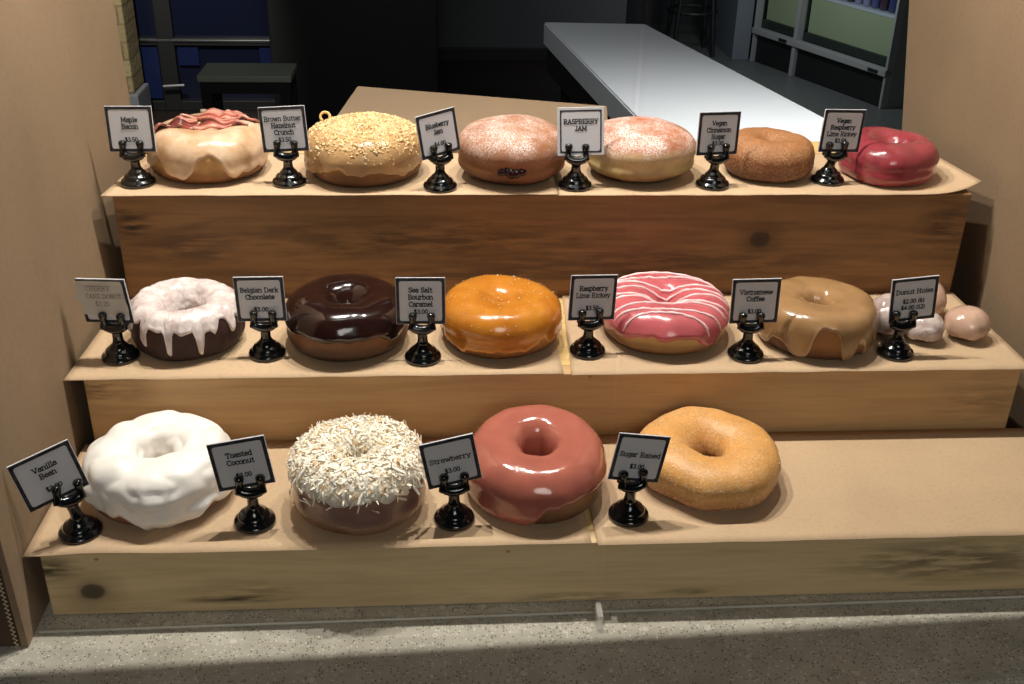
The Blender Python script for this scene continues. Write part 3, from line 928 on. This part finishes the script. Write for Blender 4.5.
class Ring:
    """a lumpy ring donut; theta round the ring, phi round the section (0 outer, 90 top, 180 hole side)"""
    def __init__(self, R, H, hole=0.22, seed=0, nt=2.3, nb=2.9, lump=0.02, oval=(1, 1), waist=0.03, puck=False, dip=0.0, fine=0.0, tilt=0.0, flat_in=0.0, ni=3.0):
        self.__dict__.update(locals())

    def point(self, th, ph):
        R = self.R
        ct, st = math.cos(th), math.sin(th)
        lum = self.lump
        Rt = R * (1 + lum * 1.4 * mnoise.noise(Vector((ct * 1.1, st * 1.1, self.seed))) + lum * 0.6 * mnoise.noise(Vector((ct * 3, st * 3, self.seed + 7))))
        c, s = math.cos(ph), math.sin(ph)
        e = 2.0 / ((self.nt if c >= 0 or self.puck else self.ni) if s >= 0 else self.nb)
        H = self.H
        zr = H * (0.47 if s >= 0 else 0.47)
        if self.puck:
            r = Rt * spow(max(0.0, c), e)
            z = H * 0.47 + (H * 0.53 if s >= 0 else H * 0.47) * spow(s, e)
            if self.dip and s > 0:
                z -= self.dip * math.exp(-(r / (0.16 * R)) ** 2)
        else:
            rh = R * self.hole * (1 + 0.25 * mnoise.noise(Vector((ct * 1.3, st * 1.3, self.seed + 3))))
            rc, a = (Rt + rh) / 2, (Rt - rh) / 2
            cc = spow(c, e)
            r = rc + a * cc
            z = H * 0.47 + (H * 0.53 if s >= 0 else H * 0.47) * spow(s, e)
            if s > 0:      # the top slopes gently into the hole
                t = max(0.0, (rc - r) / a)
                z -= self.flat_in * H * t * t
        if self.waist and c > 0:
            r -= R * self.waist * math.exp(-((z / H - 0.42) / 0.10) ** 2)
        x, y = r * ct * self.oval[0], r * st * self.oval[1]
        p = Vector((x, y, z))
        k = 26 * 0.045 / R
        bottom = min(1.0, z / (0.25 * H))
        d = lum * R * 0.8 * mnoise.noise(Vector((x * k, y * k, z * k + self.seed)))
        if self.fine:
            d += self.fine * mnoise.fractal(Vector((x * 130, y * 130, z * 130 + self.seed)), 0.9, 2.0, 3)
        nrm = Vector((ct * c, st * c, s))
        p += nrm * d * bottom
        if self.tilt:
            p.z += self.tilt * p.y * (p.z / H)
        p.z = max(p.z, 0.0)
        return p

    def normal(self, th, ph):
        e = 0.03
        a = self.point(th + e, ph) - self.point(th - e, ph)
        b = self.point(th, ph + e) - self.point(th, ph - e)
        n = a.cross(b)
        if n.length < 1e-12:
            return Vector((0, 0, 1))
        n.normalize()
        return n

    def body(self, mat, parent, name='dough', nu=112, nv=44):
        v, f = [], []
        if self.puck:
            for j in range(nv + 1):
                ph = -PI / 2 + PI * j / nv
                ph = max(-PI / 2 + 0.012, min(PI / 2 - 0.012, ph))
                for i in range(nu):
                    v.append(self.point(2 * PI * i / nu, ph))
            for j in range(nv):
                for i in range(nu):
                    f.append((j * nu + i, j * nu + (i + 1) % nu, (j + 1) * nu + (i + 1) % nu, (j + 1) * nu + i))
            f.append(tuple(reversed(range(nu))))
            f.append(tuple(nv * nu + i for i in range(nu)))
        else:
            for j in range(nv):
                ph = 2 * PI * j / nv
                for i in range(nu):
                    v.append(self.point(2 * PI * i / nu, ph))
            for j in range(nv):
                for i in range(nu):
                    j2 = (j + 1) % nv
                    f.append((j * nu + i, j * nu + (i + 1) % nu, j2 * nu + (i + 1) % nu, j2 * nu + i))
        return mesh(name, v, f, mat, parent, True)

    def icing(self, mat, parent, low, inner=PI + 0.5, t=0.0013, seed=0, wrinkle=0.0, name='icing', nu=180, nv=54, drape=0.35):
        """a glaze skin of its own thickness; low(theta) is the phi where its outer edge hangs"""
        v, f = [], []
        if self.puck:
            inner = PI / 2 - 0.012
        for i in range(nu):
            th = 2 * PI * i / nu
            lo = low(th)
            hi = inner + (0.15 * mnoise.noise(Vector((math.cos(th) * 2, math.sin(th) * 2, seed + 11))) if not self.puck else 0)
            for j in range(nv + 1):
                u = j / nv
                ph = lo + (hi - lo) * u ** 1.15
                edge = min(1.0, math.sqrt(max(0.0, u / 0.07)))
                bead = math.exp(-((u - 0.06) / 0.05) ** 2) * drape
                if not self.puck:
                    edge = min(edge, math.sqrt(max(0.0, (1 - u) / 0.06)))
                p = self.point(th, ph)
                n = self.normal(th, ph)
                off = t * (edge * (1 + bead) + 0.45 * mnoise.noise(p * 80 + Vector((seed, 0, 0))))
                if wrinkle:
                    off += wrinkle * edge * (abs(mnoise.noise(Vector((p.x * 55, p.y * 55, p.z * 95 + seed)))) - 0.2)
                if j == 0 or (j == nv and not self.puck):
                    off = -0.0012
                q = p + n * off
                q.z = max(q.z, 0.0002)
                v.append(q)
        w = nv + 1
        for i in range(nu):
            i2 = (i + 1) % nu
            for j in range(nv):
                f.append((i * w + j, i2 * w + j, i2 * w + j + 1, i * w + j + 1))
        if self.puck:
            f.append(tuple(i * w + nv for i in range(nu)))
        return mesh(name, v, f, mat, parent, True)


def edge_fn(base, wob=0.15, drips=(), seed=0, freq=2.0):
    """drips: (theta deg, width deg, extra drop)"""
    def low(th):
        a = base + wob * mnoise.noise(Vector((math.cos(th) * freq, math.sin(th) * freq, seed))) + 0.5 * wob * mnoise.noise(Vector((math.cos(th) * freq * 3, math.sin(th) * freq * 3, seed + 5)))
        for d, w, e in drips:
            k = (math.degrees(th) - d + 180) % 360 - 180
            a -= e * math.exp(-(k / w) ** 4)
        return a
    return low


def dough_mat(name, top, side, bottom, H, sugar=0.0, sugar_rgb=(238, 226, 214), rough=0.6, dust=0.0, zband=(0.30, 0.42, 0.55), bumpy=0.25):
    """fried dough: browned crust below and above, a paler ring around the waist; loose sugar where the top faces up"""
    t = NT(name)
    z = t.math('DIVIDE', t.sep()[2], H)
    zn = t.math('ADD', z, t.math('MULTIPLY', t.math('SUBTRACT', t.noise(45, 3), 0.5), 0.22))
    c = t.ramp(zn, [(zband[0] - 0.16, S(*bottom)), (zband[0], S(*[(a + b) // 2 for a, b in zip(bottom, side)])), (zband[1], S(*side)), (zband[2], S(*side)), (zband[2] + 0.2, S(*top))])
    bl = t.noise(70, 4, 0.6)
    c = t.mix(t.math('MULTIPLY', t.ramp(bl, [(0.4, 0.0), (0.75, 1.0)]), 0.4), c, S(*[int(k * 0.72) for k in top]))
    g = t.noise(700, 2, 0.7)
    if sugar:
        patch = t.ramp(t.noise(38, 3), [(0.35, 0.25), (0.65, 1.0)])
        c = t.mix(t.math('MULTIPLY', t.math('MULTIPLY', t.ramp(g, [(0.48, 0.0), (0.60, 1.0)]), patch), sugar), c, S(*sugar_rgb))
    if dust:
        k = t.math('MULTIPLY', t.ramp(zn, [(0.45, 0.0), (0.85, 1.0)]), t.ramp(t.noise(48, 4, 0.65), [(0.36, 0.0), (0.62, 1.0)]))
        k = t.math('MULTIPLY', k, t.ramp(t.noise(800, 3, 0.75), [(0.42, 0.05), (0.60, 1.0)]))
        c = t.mix(t.math('MULTIPLY', k, dust), c, S(246, 234, 230))
    h = t.math('ADD', bl, t.math('MULTIPLY', g, 0.5 if sugar or dust else 0.15))
    return t.fin(c, rough, t.bump(h, bumpy, 0.0015))


def glaze_mat(name, rgb, rough=0.18, var=0.12, coat=0.5, bumpy=0.15, dark=None, sss=0.0, alpha=1.0):
    t = NT(name)
    n = t.noise(55, 3, 0.55)
    c = t.mix(t.ramp(n, [(0.35, 0.0), (0.7, 1.0)]), S(*rgb), S(*(dark or [int(k * (1 - var)) for k in rgb])))
    kw = dict(Coat_Weight=coat, Coat_Roughness=0.08)
    if sss:
        kw['Subsurface_Weight'] = sss
        kw['Subsurface_Radius'] = (0.004, 0.002, 0.0015)
        kw['Subsurface_Scale'] = 1.0
    if alpha < 1:
        kw['Alpha'] = alpha
    return t.fin(c, rough, t.bump(t.noise(75, 4), min(1.0, bumpy * 2.2), 0.0016), **kw)


PT = 0.0014   # paper lies on the wood


def donut(label, x, y, z, cat='donut', rz=0.0, name='donut', group='donuts on the steps'):
    o = empty(name, (x, y, z + PT), rz)
    return tag(o, label, cat, group)


def isl_mat(name, stops, rough=0.55):
    t = NT(name)
    rnd = t.n('NewGeometry').outputs['Random Per Island']
    return t.fin(t.ramp(rnd, stops), rough)


# --- top row
# maple glaze with bacon
H = 0.0345
d = donut('maple-glazed donut topped with bacon strips, at the left end of the top row', -0.2593, 0.2935, Z3)
r = Ring(0.0442, H, 0.2, 1.0, lump=0.03)
r.body(dough_mat('maple_dough', (186, 128, 70), (206, 160, 100), (104, 62, 34), H), d)
ma_mat = glaze_mat('maple_glaze', (224, 194, 164), 0.28, 0.12, 0.35, 0.2, (190, 148, 108))
r.icing(ma_mat, d, edge_fn(-0.25, 0.45, [(-112, 20, 0.35), (-60, 12, 0.35), (-80, 22, -0.35)], 2.2), PI + 0.4, 0.0013, 1)


def bacon_mat():
    t = NT('cooked_bacon')
    n = t.noise(30, 3, 0.6, t.map((0.4, 3.2, 1)), 0.4)
    c = t.ramp(n, [(0.36, S(84, 38, 32)), (0.45, S(160, 80, 66)), (0.52, S(216, 158, 138)), (0.58, S(170, 84, 70)), (0.66, S(110, 50, 44))])
    return t.fin(c, 0.3, Coat_Weight=0.3)


bm_ = bacon_mat()
for k, (cx, cy, ang, ln, wd, cv) in enumerate(((-0.022, -0.006, 0.30, 0.034, 0.014, 0.006), (0.002, 0.018, 0.08, 0.046, 0.012, 0.003), (0.012, -0.004, 0.28, 0.040, 0.012, 0.0045), (0.022, 0.014, -0.12, 0.030, 0.010, 0.003))):
    v, f = [], []
    n1, n2 = 22, 6
    for i in range(n1 + 1):
        for j in range(n2 + 1):
            u, w = -0.5 + i / n1, -0.5 + j / n2
            lx, ly = u * ln, w * wd * (1 + 0.15 * math.sin(9 * u + k))
            x = cx + lx * math.cos(ang) - ly * math.sin(ang)
            y = cy + lx * math.sin(ang) + ly * math.cos(ang)
            rr = math.hypot(x, y)
            zt = H * 1.0 - max(0, rr - 0.030) ** 2 * 28
            z = zt + 0.0028 + 0.0013 * math.sin(u * 14 + k * 2) + cv * (0.25 - u * u) + w * 0.004 * math.sin(5 * u + k)
            v.append((x, y, z))
    for i in range(n1):
        for j in range(n2):
            a = i * (n2 + 1) + j
            f.append((a, a + n2 + 1, a + n2 + 2, a + 1))
    o = mesh('bacon_strip', v, f, bm_, d, True)
    s_ = o.modifiers.new('thick', 'SOLIDIFY')
    s_.thickness = 0.002

# brown butter hazelnut crunch
H = 0.0365
d = donut('donut thickly covered in golden nut crumbs, second from the left in the top row', -0.1407, 0.2846, Z3)
r = Ring(0.0445, H, 0.16, 2.0, lump=0.035)
r.body(dough_mat('hazelnut_dough', (176, 116, 58), (176, 122, 66), (84, 50, 26), H), d)
r.icing(glaze_mat('brown_butter_glaze', (200, 158, 110), 0.3, 0.15, 0.35), d, edge_fn(-0.22, 0.4, [], 6.0), PI + 0.3, 0.0013, 2)
random.seed(21)
cr_ = MB()
ico = bmesh.new()
bmesh.ops.create_icosphere(ico, subdivisions=1, radius=1)
ico.verts.index_update()
icv = [v.co.copy() for v in ico.verts]
icf = [[v.index for v in q.verts] for q in ico.faces]
ico.free()
for k in range(3600):
    th = random.uniform(0, 2 * PI)
    ph = random.triangular(-0.25, PI + 0.25, 1.45)
    if ph < 0.45 and random.random() < 0.55:
        continue
    p = r.point(th, ph) + r.normal(th, ph) * 0.0012
    s = random.uniform(0.0005, 0.0015) * (0.75 if ph < 0.5 else 1)
    M3 = Matrix.Rotation(random.uniform(0, 6), 3, Vector((random.random(), random.random(), random.random() + .1)).normalized())
    sc = Vector((s * random.uniform(0.7, 1.6), s * random.uniform(0.7, 1.3), s * random.uniform(0.5, 0.9)))
    cr_.add([p + M3 @ Vector((q.x * sc.x * random.uniform(.75, 1.2), q.y * sc.y, q.z * sc.z)) for q in icv], icf)
o = mesh('nut_crumbs', cr_.v, cr_.f, isl_mat('nut_crumb', [(0.0, S(192, 150, 98)), (0.25, S(222, 190, 138)), (0.7, S(236, 212, 164)), (1.0, S(206, 168, 112))]), d)
o['kind'] = 'stuff'
MB().tube([(-0.030 + 0.0036 * math.cos(a), 0.018 + 0.002 * math.sin(a), H + 0.0022 + 0.0030 * math.sin(a)) for a in [k * 0.3 - 0.6 for k in range(17)]], 0.0011, 8).build(
    'nut_curl', plain('nut_curl', (214, 172, 110), 0.5), d, True)

# two jam donuts
H = 0.0425
d = donut('reddish-brown sugar-dusted filled donut with a purple jam spot, right of the Blueberry Jam card', -0.0286, 0.2785, Z3)
r = Ring(0.0425, H, 0, 3.0, nt=2.75, nb=2.8, lump=0.03, waist=0.045, puck=True, dip=0.0015)
r.body(dough_mat('blueberry_dough', (160, 104, 68), (148, 98, 62), (72, 42, 26), H, dust=0.75, zband=(0.22, 0.32, 0.38)), d)
jm = MB()
for k in range(5):
    th = math.radians(-104 + k * 5)
    p = r.point(th, -0.12 + 0.03 * math.sin(k * 2))
    jm.add([p + Vector((q.x * 0.0042, q.y * 0.0016, q.z * (0.0045 - 0.0006 * abs(k - 2)))) for q in icv], icf)
jo = jm.build('jam_filling', plain('blueberry_jam', (40, 12, 22), 0.2), d, True)

H = 0.040
d = donut('pale-sided sugar-dusted filled donut, right of the RASPBERRY JAM card', 0.0701, 0.2828, Z3)
r = Ring(0.0430, H, 0, 4.0, nt=2.7, nb=2.7, lump=0.03, waist=0.05, puck=True, dip=0.001)
r.body(dough_mat('raspberry_dough', (172, 104, 66), (208, 182, 128), (104, 68, 38), H, dust=1.0, zband=(0.24, 0.36, 0.56)), d)

# cinnamon sugar
H = 0.030
d = donut('brown cinnamon-sugar donut without glaze, right of the Vegan Cinnamon Sugar card', 0.1718, 0.2841, Z3)
r = Ring(0.0355, H, 0.07, 5.0, nt=2.3, nb=2.6, lump=0.045, waist=0.02, fine=0.0006, flat_in=0.2)
r.body(dough_mat('cinnamon_dough', (160, 104, 60), (140, 86, 50), (84, 50, 28), H, sugar=0.4, sugar_rgb=(216, 176, 136), bumpy=0.8), d)

# vegan raspberry
H = 0.030
d = donut('small raspberry-red glazed donut, at the right end of the top row', 0.2663, 0.2797, Z3)
r = Ring(0.0362, H, 0.12, 6.0, lump=0.045, flat_in=0.25)
r.body(dough_mat('vegan_raspberry_dough', (150, 70, 60), (150, 70, 60), (110, 50, 44), H), d)
r.icing(glaze_mat('raspberry_glaze', (156, 62, 70), 0.2, 0.15, 0.5, 0.3), d, edge_fn(-1.15, 0.2, [], 3.0), PI + 0.7, 0.0010, 3, 0.0006)

# --- middle row
H = 0.033
d = donut('dark cake donut with dripping white glaze and a wide hole, left in the middle row', -0.2609, 0.1707, Z2)
r = Ring(0.0390, H, 0.36, 7.0, nt=2.3, ni=2.4, nb=2.8, lump=0.035, waist=0.0, fine=0.0009)
r.body(dough_mat('cake_dough', (66, 36, 28), (58, 32, 26), (38, 22, 18), H, rough=0.7, bumpy=0.6), d)
gl = NT('sheer_white_glaze')
ng = gl.noise(60, 4, 0.6)
gl.fin(gl.mix(gl.ramp(ng, [(0.38, 0.0), (0.7, 1.0)]), S(240, 228, 224), S(196, 172, 168)), 0.22, gl.bump(gl.noise(160, 3), 0.25, 0.0012), Coat_Weight=0.4)
r.icing(gl.m, d, edge_fn(0.50, 0.5, [(-150, 5, .35), (-124, 4, .75), (-96, 3.5, .95), (-66, 4, .85), (-48, 4, .3), (-28, 5, .6), (-170, 5, .5)], 9.0), PI + 0.05, 0.0012, 4, 0.0006)

H = 0.0365
d = donut('donut with shiny dark chocolate icing, right of the Belgian Dark Chocolate card', -0.1495, 0.1682, Z2)
r = Ring(0.0432, H, 0.10, 8.0, lump=0.02, flat_in=0.25)
r.body(dough_mat('chocolate_dough', (108, 68, 34), (124, 82, 44), (48, 28, 16), H), d)
r.icing(glaze_mat('dark_chocolate', (44, 22, 18), 0.14, 0.3, 0.6, 0.05), d, edge_fn(0.08, 0.15, [(-40, 14, .2)], 4.0), PI + 0.6, 0.0013, 5)

H = 0.0345
d = donut('amber caramel-glazed donut, in the centre of the middle row', -0.0418, 0.1693, Z2)
r = Ring(0.0430, H, 0.07, 9.0, nt=2.5, lump=0.025, flat_in=0.14)
r.body(dough_mat('caramel_dough', (186, 118, 44), (188, 128, 58), (92, 54, 22), H), d)
r.icing(glaze_mat('caramel_glaze', (206, 134, 48), 0.2, 0.15, 0.5, 0.1, (184, 110, 32)), d, edge_fn(-0.35, 0.5, [], 12.0), PI + 0.6, 0.0010, 6)
random.seed(33)
sl = MB()
for k in range(160):
    th, ph = random.uniform(0, 2 * PI), random.uniform(0.3, PI)
    p = r.point(th, ph) + r.normal(th, ph) * 0.0011
    s = random.uniform(0.0002, 0.00045)
    sl.add([p + q * s for q in icv], icf)
o = mesh('salt_grains', sl.v, sl.f, plain('salt', (244, 232, 214), 0.2), d)
o['kind'] = 'stuff'

H = 0.031
d = donut('pink-iced donut with white stripes, right of the Raspberry Lime Rickey card', 0.0763, 0.1753, Z2, rz=math.radians(-6))
r = Ring(0.0460, H, 0.09, 10.0, lump=0.025, flat_in=0.3)
r.body(dough_mat('lime_dough', (196, 148, 84), (206, 164, 104), (104, 64, 34), H), d)
r.icing(glaze_mat('pink_icing', (204, 102, 108), 0.22, 0.1, 0.45, 0.08), d, edge_fn(0.02, 0.3, [(-150, 18, .25), (-50, 12, .3)], 14.0), PI + 0.6, 0.0014, 7)
strm = plain('white_icing_stripe', (248, 206, 208), 0.25, Coat_Weight=0.3)
for v0 in (-0.0345, -0.0270, -0.0185, -0.0105, -0.0030, 0.0060, 0.0140, 0.0220, 0.0300):
    pts = []
    for i in range(41):
        x = -0.046 + 0.092 * i / 40
        vv = v0 + 0.0022 * math.sin(x * 60 + v0 * 300) - 0.004 * (x / 0.046) ** 2
        rr = math.hypot(x, vv)
        th = math.atan2(vv, x)
        best, bd = None, 1e9
        for k in range(60):
            ph = 0.12 + (PI * 0.95 - 0.12) * k / 59
            q = r.point(th, ph)
            dd = abs(math.hypot(q.x, q.y) - rr) + (0.0004 * k if False else 0)
            if dd < bd:
                bd, best = dd, (th, ph)
        if bd < 0.0016:
            pts.append(r.point(*best) + r.normal(*best) * 0.0015)
    if len(pts) > 3:
        MB().tube(pts, [0.0004] + [0.0010 + 0.0002 * math.sin(k * 1.3 + v0 * 999) for k in range(len(pts) - 2)] + [0.0004], 8).build('icing_stripe', strm, d, True)

H = 0.0335
d = donut('coffee-brown glazed donut with arched drips, right of the Vietnamese Coffee card', 0.1844, 0.1621, Z2)
r = Ring(0.0412, H, 0.18, 11.0, nt=3.0, nb=3.0, lump=0.02, waist=0.0)
r.body(dough_mat('coffee_dough', (168, 112, 60), (166, 110, 58), (92, 56, 30), H), d)


coffee_low = edge_fn(-0.85, 0.25, [(-97, 15, -1.25), (-62, 8, -0.75), (-146, 13, -0.7), (-30, 10, -0.5)], 15.0)
r.icing(glaze_mat('coffee_glaze', (172, 132, 90), 0.22, 0.12, 0.45, 0.08), d, coffee_low, PI + 0.6, 0.0014, 8)

# donut holes
hm = glaze_mat('hole_glaze', (210, 172, 150), 0.22, 0.18, 0.45, 0.3)
hw = glaze_mat('hole_white_glaze', (214, 196, 190), 0.2, 0.3, 0.45, 0.35, (130, 96, 84))
for nm, x, y, R_, Hh, oval, sd, icm, crumple in (
        ('glazed donut hole half hidden behind the left edge of the Donut Holes card', 0.2415, 0.170, 0.0160, 0.0285, (1.05, 1.0), 31, hw, 0.0022),
        ('glazed donut hole at the back of the pile, above the Donut Holes card edge', 0.2790, 0.1985, 0.0160, 0.0280, (1.1, 1.0), 32, hm, 0.0004),
        ('crumpled-looking glazed donut hole at the front of the pile', 0.2640, 0.1575, 0.0128, 0.0215, (1.0, 1.0), 33, hw, 0.0022),
        ('smooth oval glazed donut hole at the right end of the middle row', 0.2965, 0.1615, 0.0152, 0.0225, (1.12, 1.0), 34, hm, 0.0004)):
    d = donut(nm, x, y, Z2, 'donut hole', 0.2, 'donut_hole', 'donut holes on the middle step')
    r = Ring(R_, Hh, 0, sd, nt=2.05, nb=2.15, lump=0.05, waist=0.0, puck=True)
    r.body(dough_mat('hole_dough', (150, 100, 66), (140, 90, 60), (84, 50, 34), Hh), d, nu=56, nv=28)
    r.icing(icm, d, edge_fn(-0.55, 0.3, [], sd), PI, 0.0008, sd, crumple, nu=72, nv=30)

# --- bottom row
H = 0.0365
d = donut('white-iced vanilla donut, at the left end of the bottom row', -0.2606, 0.0594, Z1)
r = Ring(0.0445, H, 0.27, 15.0, lump=0.03, nt=2.3, ni=3.2)
r.body(dough_mat('vanilla_dough', (190, 136, 104), (196, 144, 112), (116, 74, 54), H), d)
r.icing(glaze_mat('vanilla_icing', (253, 247, 240), 0.38, 0.03, 0.15, 0.12), d,
        edge_fn(-0.62, 0.35, [(-82, 10, .75), (-60, 16, .3), (-118, 14, -.35), (-145, 16, -.45), (170, 20, .1)], 17.0), PI + 0.7, 0.0016, 9, 0.0042)

H = 0.041
d = donut('donut covered in shredded coconut, second from the left in the bottom row', -0.1363, 0.0430, Z1)
r = Ring(0.0420, H, 0.20, 16.0, lump=0.03, nt=2.3, waist=0.02)
cd = NT('coconut_dough')
czn = cd.math('ADD', cd.math('DIVIDE', cd.sep()[2], H), cd.math('MULTIPLY', cd.math('SUBTRACT', cd.noise(60, 3), 0.5), 0.5))
cd.fin(cd.ramp(czn, [(0.05, S(120, 74, 34)), (0.22, S(150, 112, 84)), (0.42, S(128, 92, 84)), (0.75, S(150, 112, 96))]), 0.25, cd.bump(cd.noise(90, 3), 0.3, 0.0015), Coat_Weight=0.4)
r.body(cd.m, d)
r.icing(glaze_mat('coconut_glaze', (236, 222, 206), 0.3, 0.15, 0.3), d, edge_fn(0.35, 0.4, [], 18.0), PI - 0.25, 0.0013, 10)
random.seed(77)
fk = MB()
for k in range(4600):
    th = random.uniform(0, 2 * PI)
    ph = random.triangular(0.12, PI - 0.1, 1.3)
    if ph < 0.42 and random.random() < 0.6:
        continue
    n = r.normal(th, ph)
    p = r.point(th, ph) + n * random.uniform(0.0010, 0.0034)
    tdir = Vector((random.gauss(0, 1), random.gauss(0, 1), random.gauss(0, 1)))
    tdir = (tdir - n * tdir.dot(n) * random.uniform(0.55, 1.0)).normalized()
    sdir = n.cross(tdir).normalized()
    ln, wd = random.uniform(0.0025, 0.0095), random.uniform(0.0003, 0.0010)
    bend = random.uniform(-0.0014, 0.0008)
    sec = []
    for q in range(4):
        u = -0.5 + q / 3
        ctr_ = p + tdir * ln * u + n * bend * (4 * u * u - 1) * -1
        tw = sdir * wd * (1 if q in (1, 2) else 0.6)
        sec += [ctr_ - tw - n * 0.00018, ctr_ + tw - n * 0.00018, ctr_ + tw + n * 0.00018, ctr_ - tw + n * 0.00018]
    for s in sec:
        s.z = max(s.z, 0.0006)
    fc = []
    for q in range(3):
        for e in range(4):
            fc.append((q * 4 + e, q * 4 + (e + 1) % 4, q * 4 + 4 + (e + 1) % 4, q * 4 + 4 + e))
    fc += [(3, 2, 1, 0), (12, 13, 14, 15)]
    fk.add(sec, fc)
o = mesh('coconut_shreds', fk.v, fk.f, isl_mat('coconut', [(0.0, S(252, 246, 234)), (0.72, S(250, 240, 222)), (0.88, S(240, 218, 182)), (1.0, S(214, 176, 124))], 0.5), d)
o['kind'] = 'stuff'

H = 0.039
d = donut('salmon-pink strawberry-glazed donut, in the middle of the bottom row', -0.0248, 0.0530, Z1)
r = Ring(0.0440, H, 0.25, 19.0, lump=0.02, nt=2.3, ni=3.4, tilt=0.10, waist=0.01)
r.body(dough_mat('strawberry_dough', (150, 96, 60), (156, 112, 70), (88, 54, 32), H), d)
r.icing(glaze_mat('strawberry_glaze', (184, 106, 90), 0.15, 0.08, 0.6, 0.12), d,
        edge_fn(-0.05, 0.2, [(-108, 16, .8), (-135, 26, .65), (180, 40, .5), (-60, 14, -.05)], 21.0), PI + 0.8, 0.0012, 11)

H = 0.030
d = donut('golden sugar-coated ring donut without icing, at the right end of the bottom row', 0.0885, 0.0645, Z1, rz=0.3)
r = Ring(0.0478, H, 0.20, 22.0, lump=0.06, nt=2.3, ni=2.6, nb=2.5, waist=0.03, flat_in=0.15)
r.body(dough_mat('sugar_dough', (220, 158, 84), (206, 154, 92), (150, 96, 58), H, sugar=0.4, sugar_rgb=(248, 224, 188), rough=0.45, bumpy=0.35), d)
random.seed(5)
sg = MB()
for k in range(900):
    th, ph = random.uniform(0, 2 * PI), random.uniform(-0.9, PI + 0.6)
    if ph > 0.9 and random.random() < 0.5:
        continue
    p = r.point(th, ph) + r.normal(th, ph) * 0.0001
    s = random.uniform(0.00018, 0.00036)
    sg.add([p + q * s for q in icv], icf)
o = mesh('sugar_grains', sg.v, sg.f, plain('sugar', (250, 236, 214), 0.15), d)
o['kind'] = 'stuff'
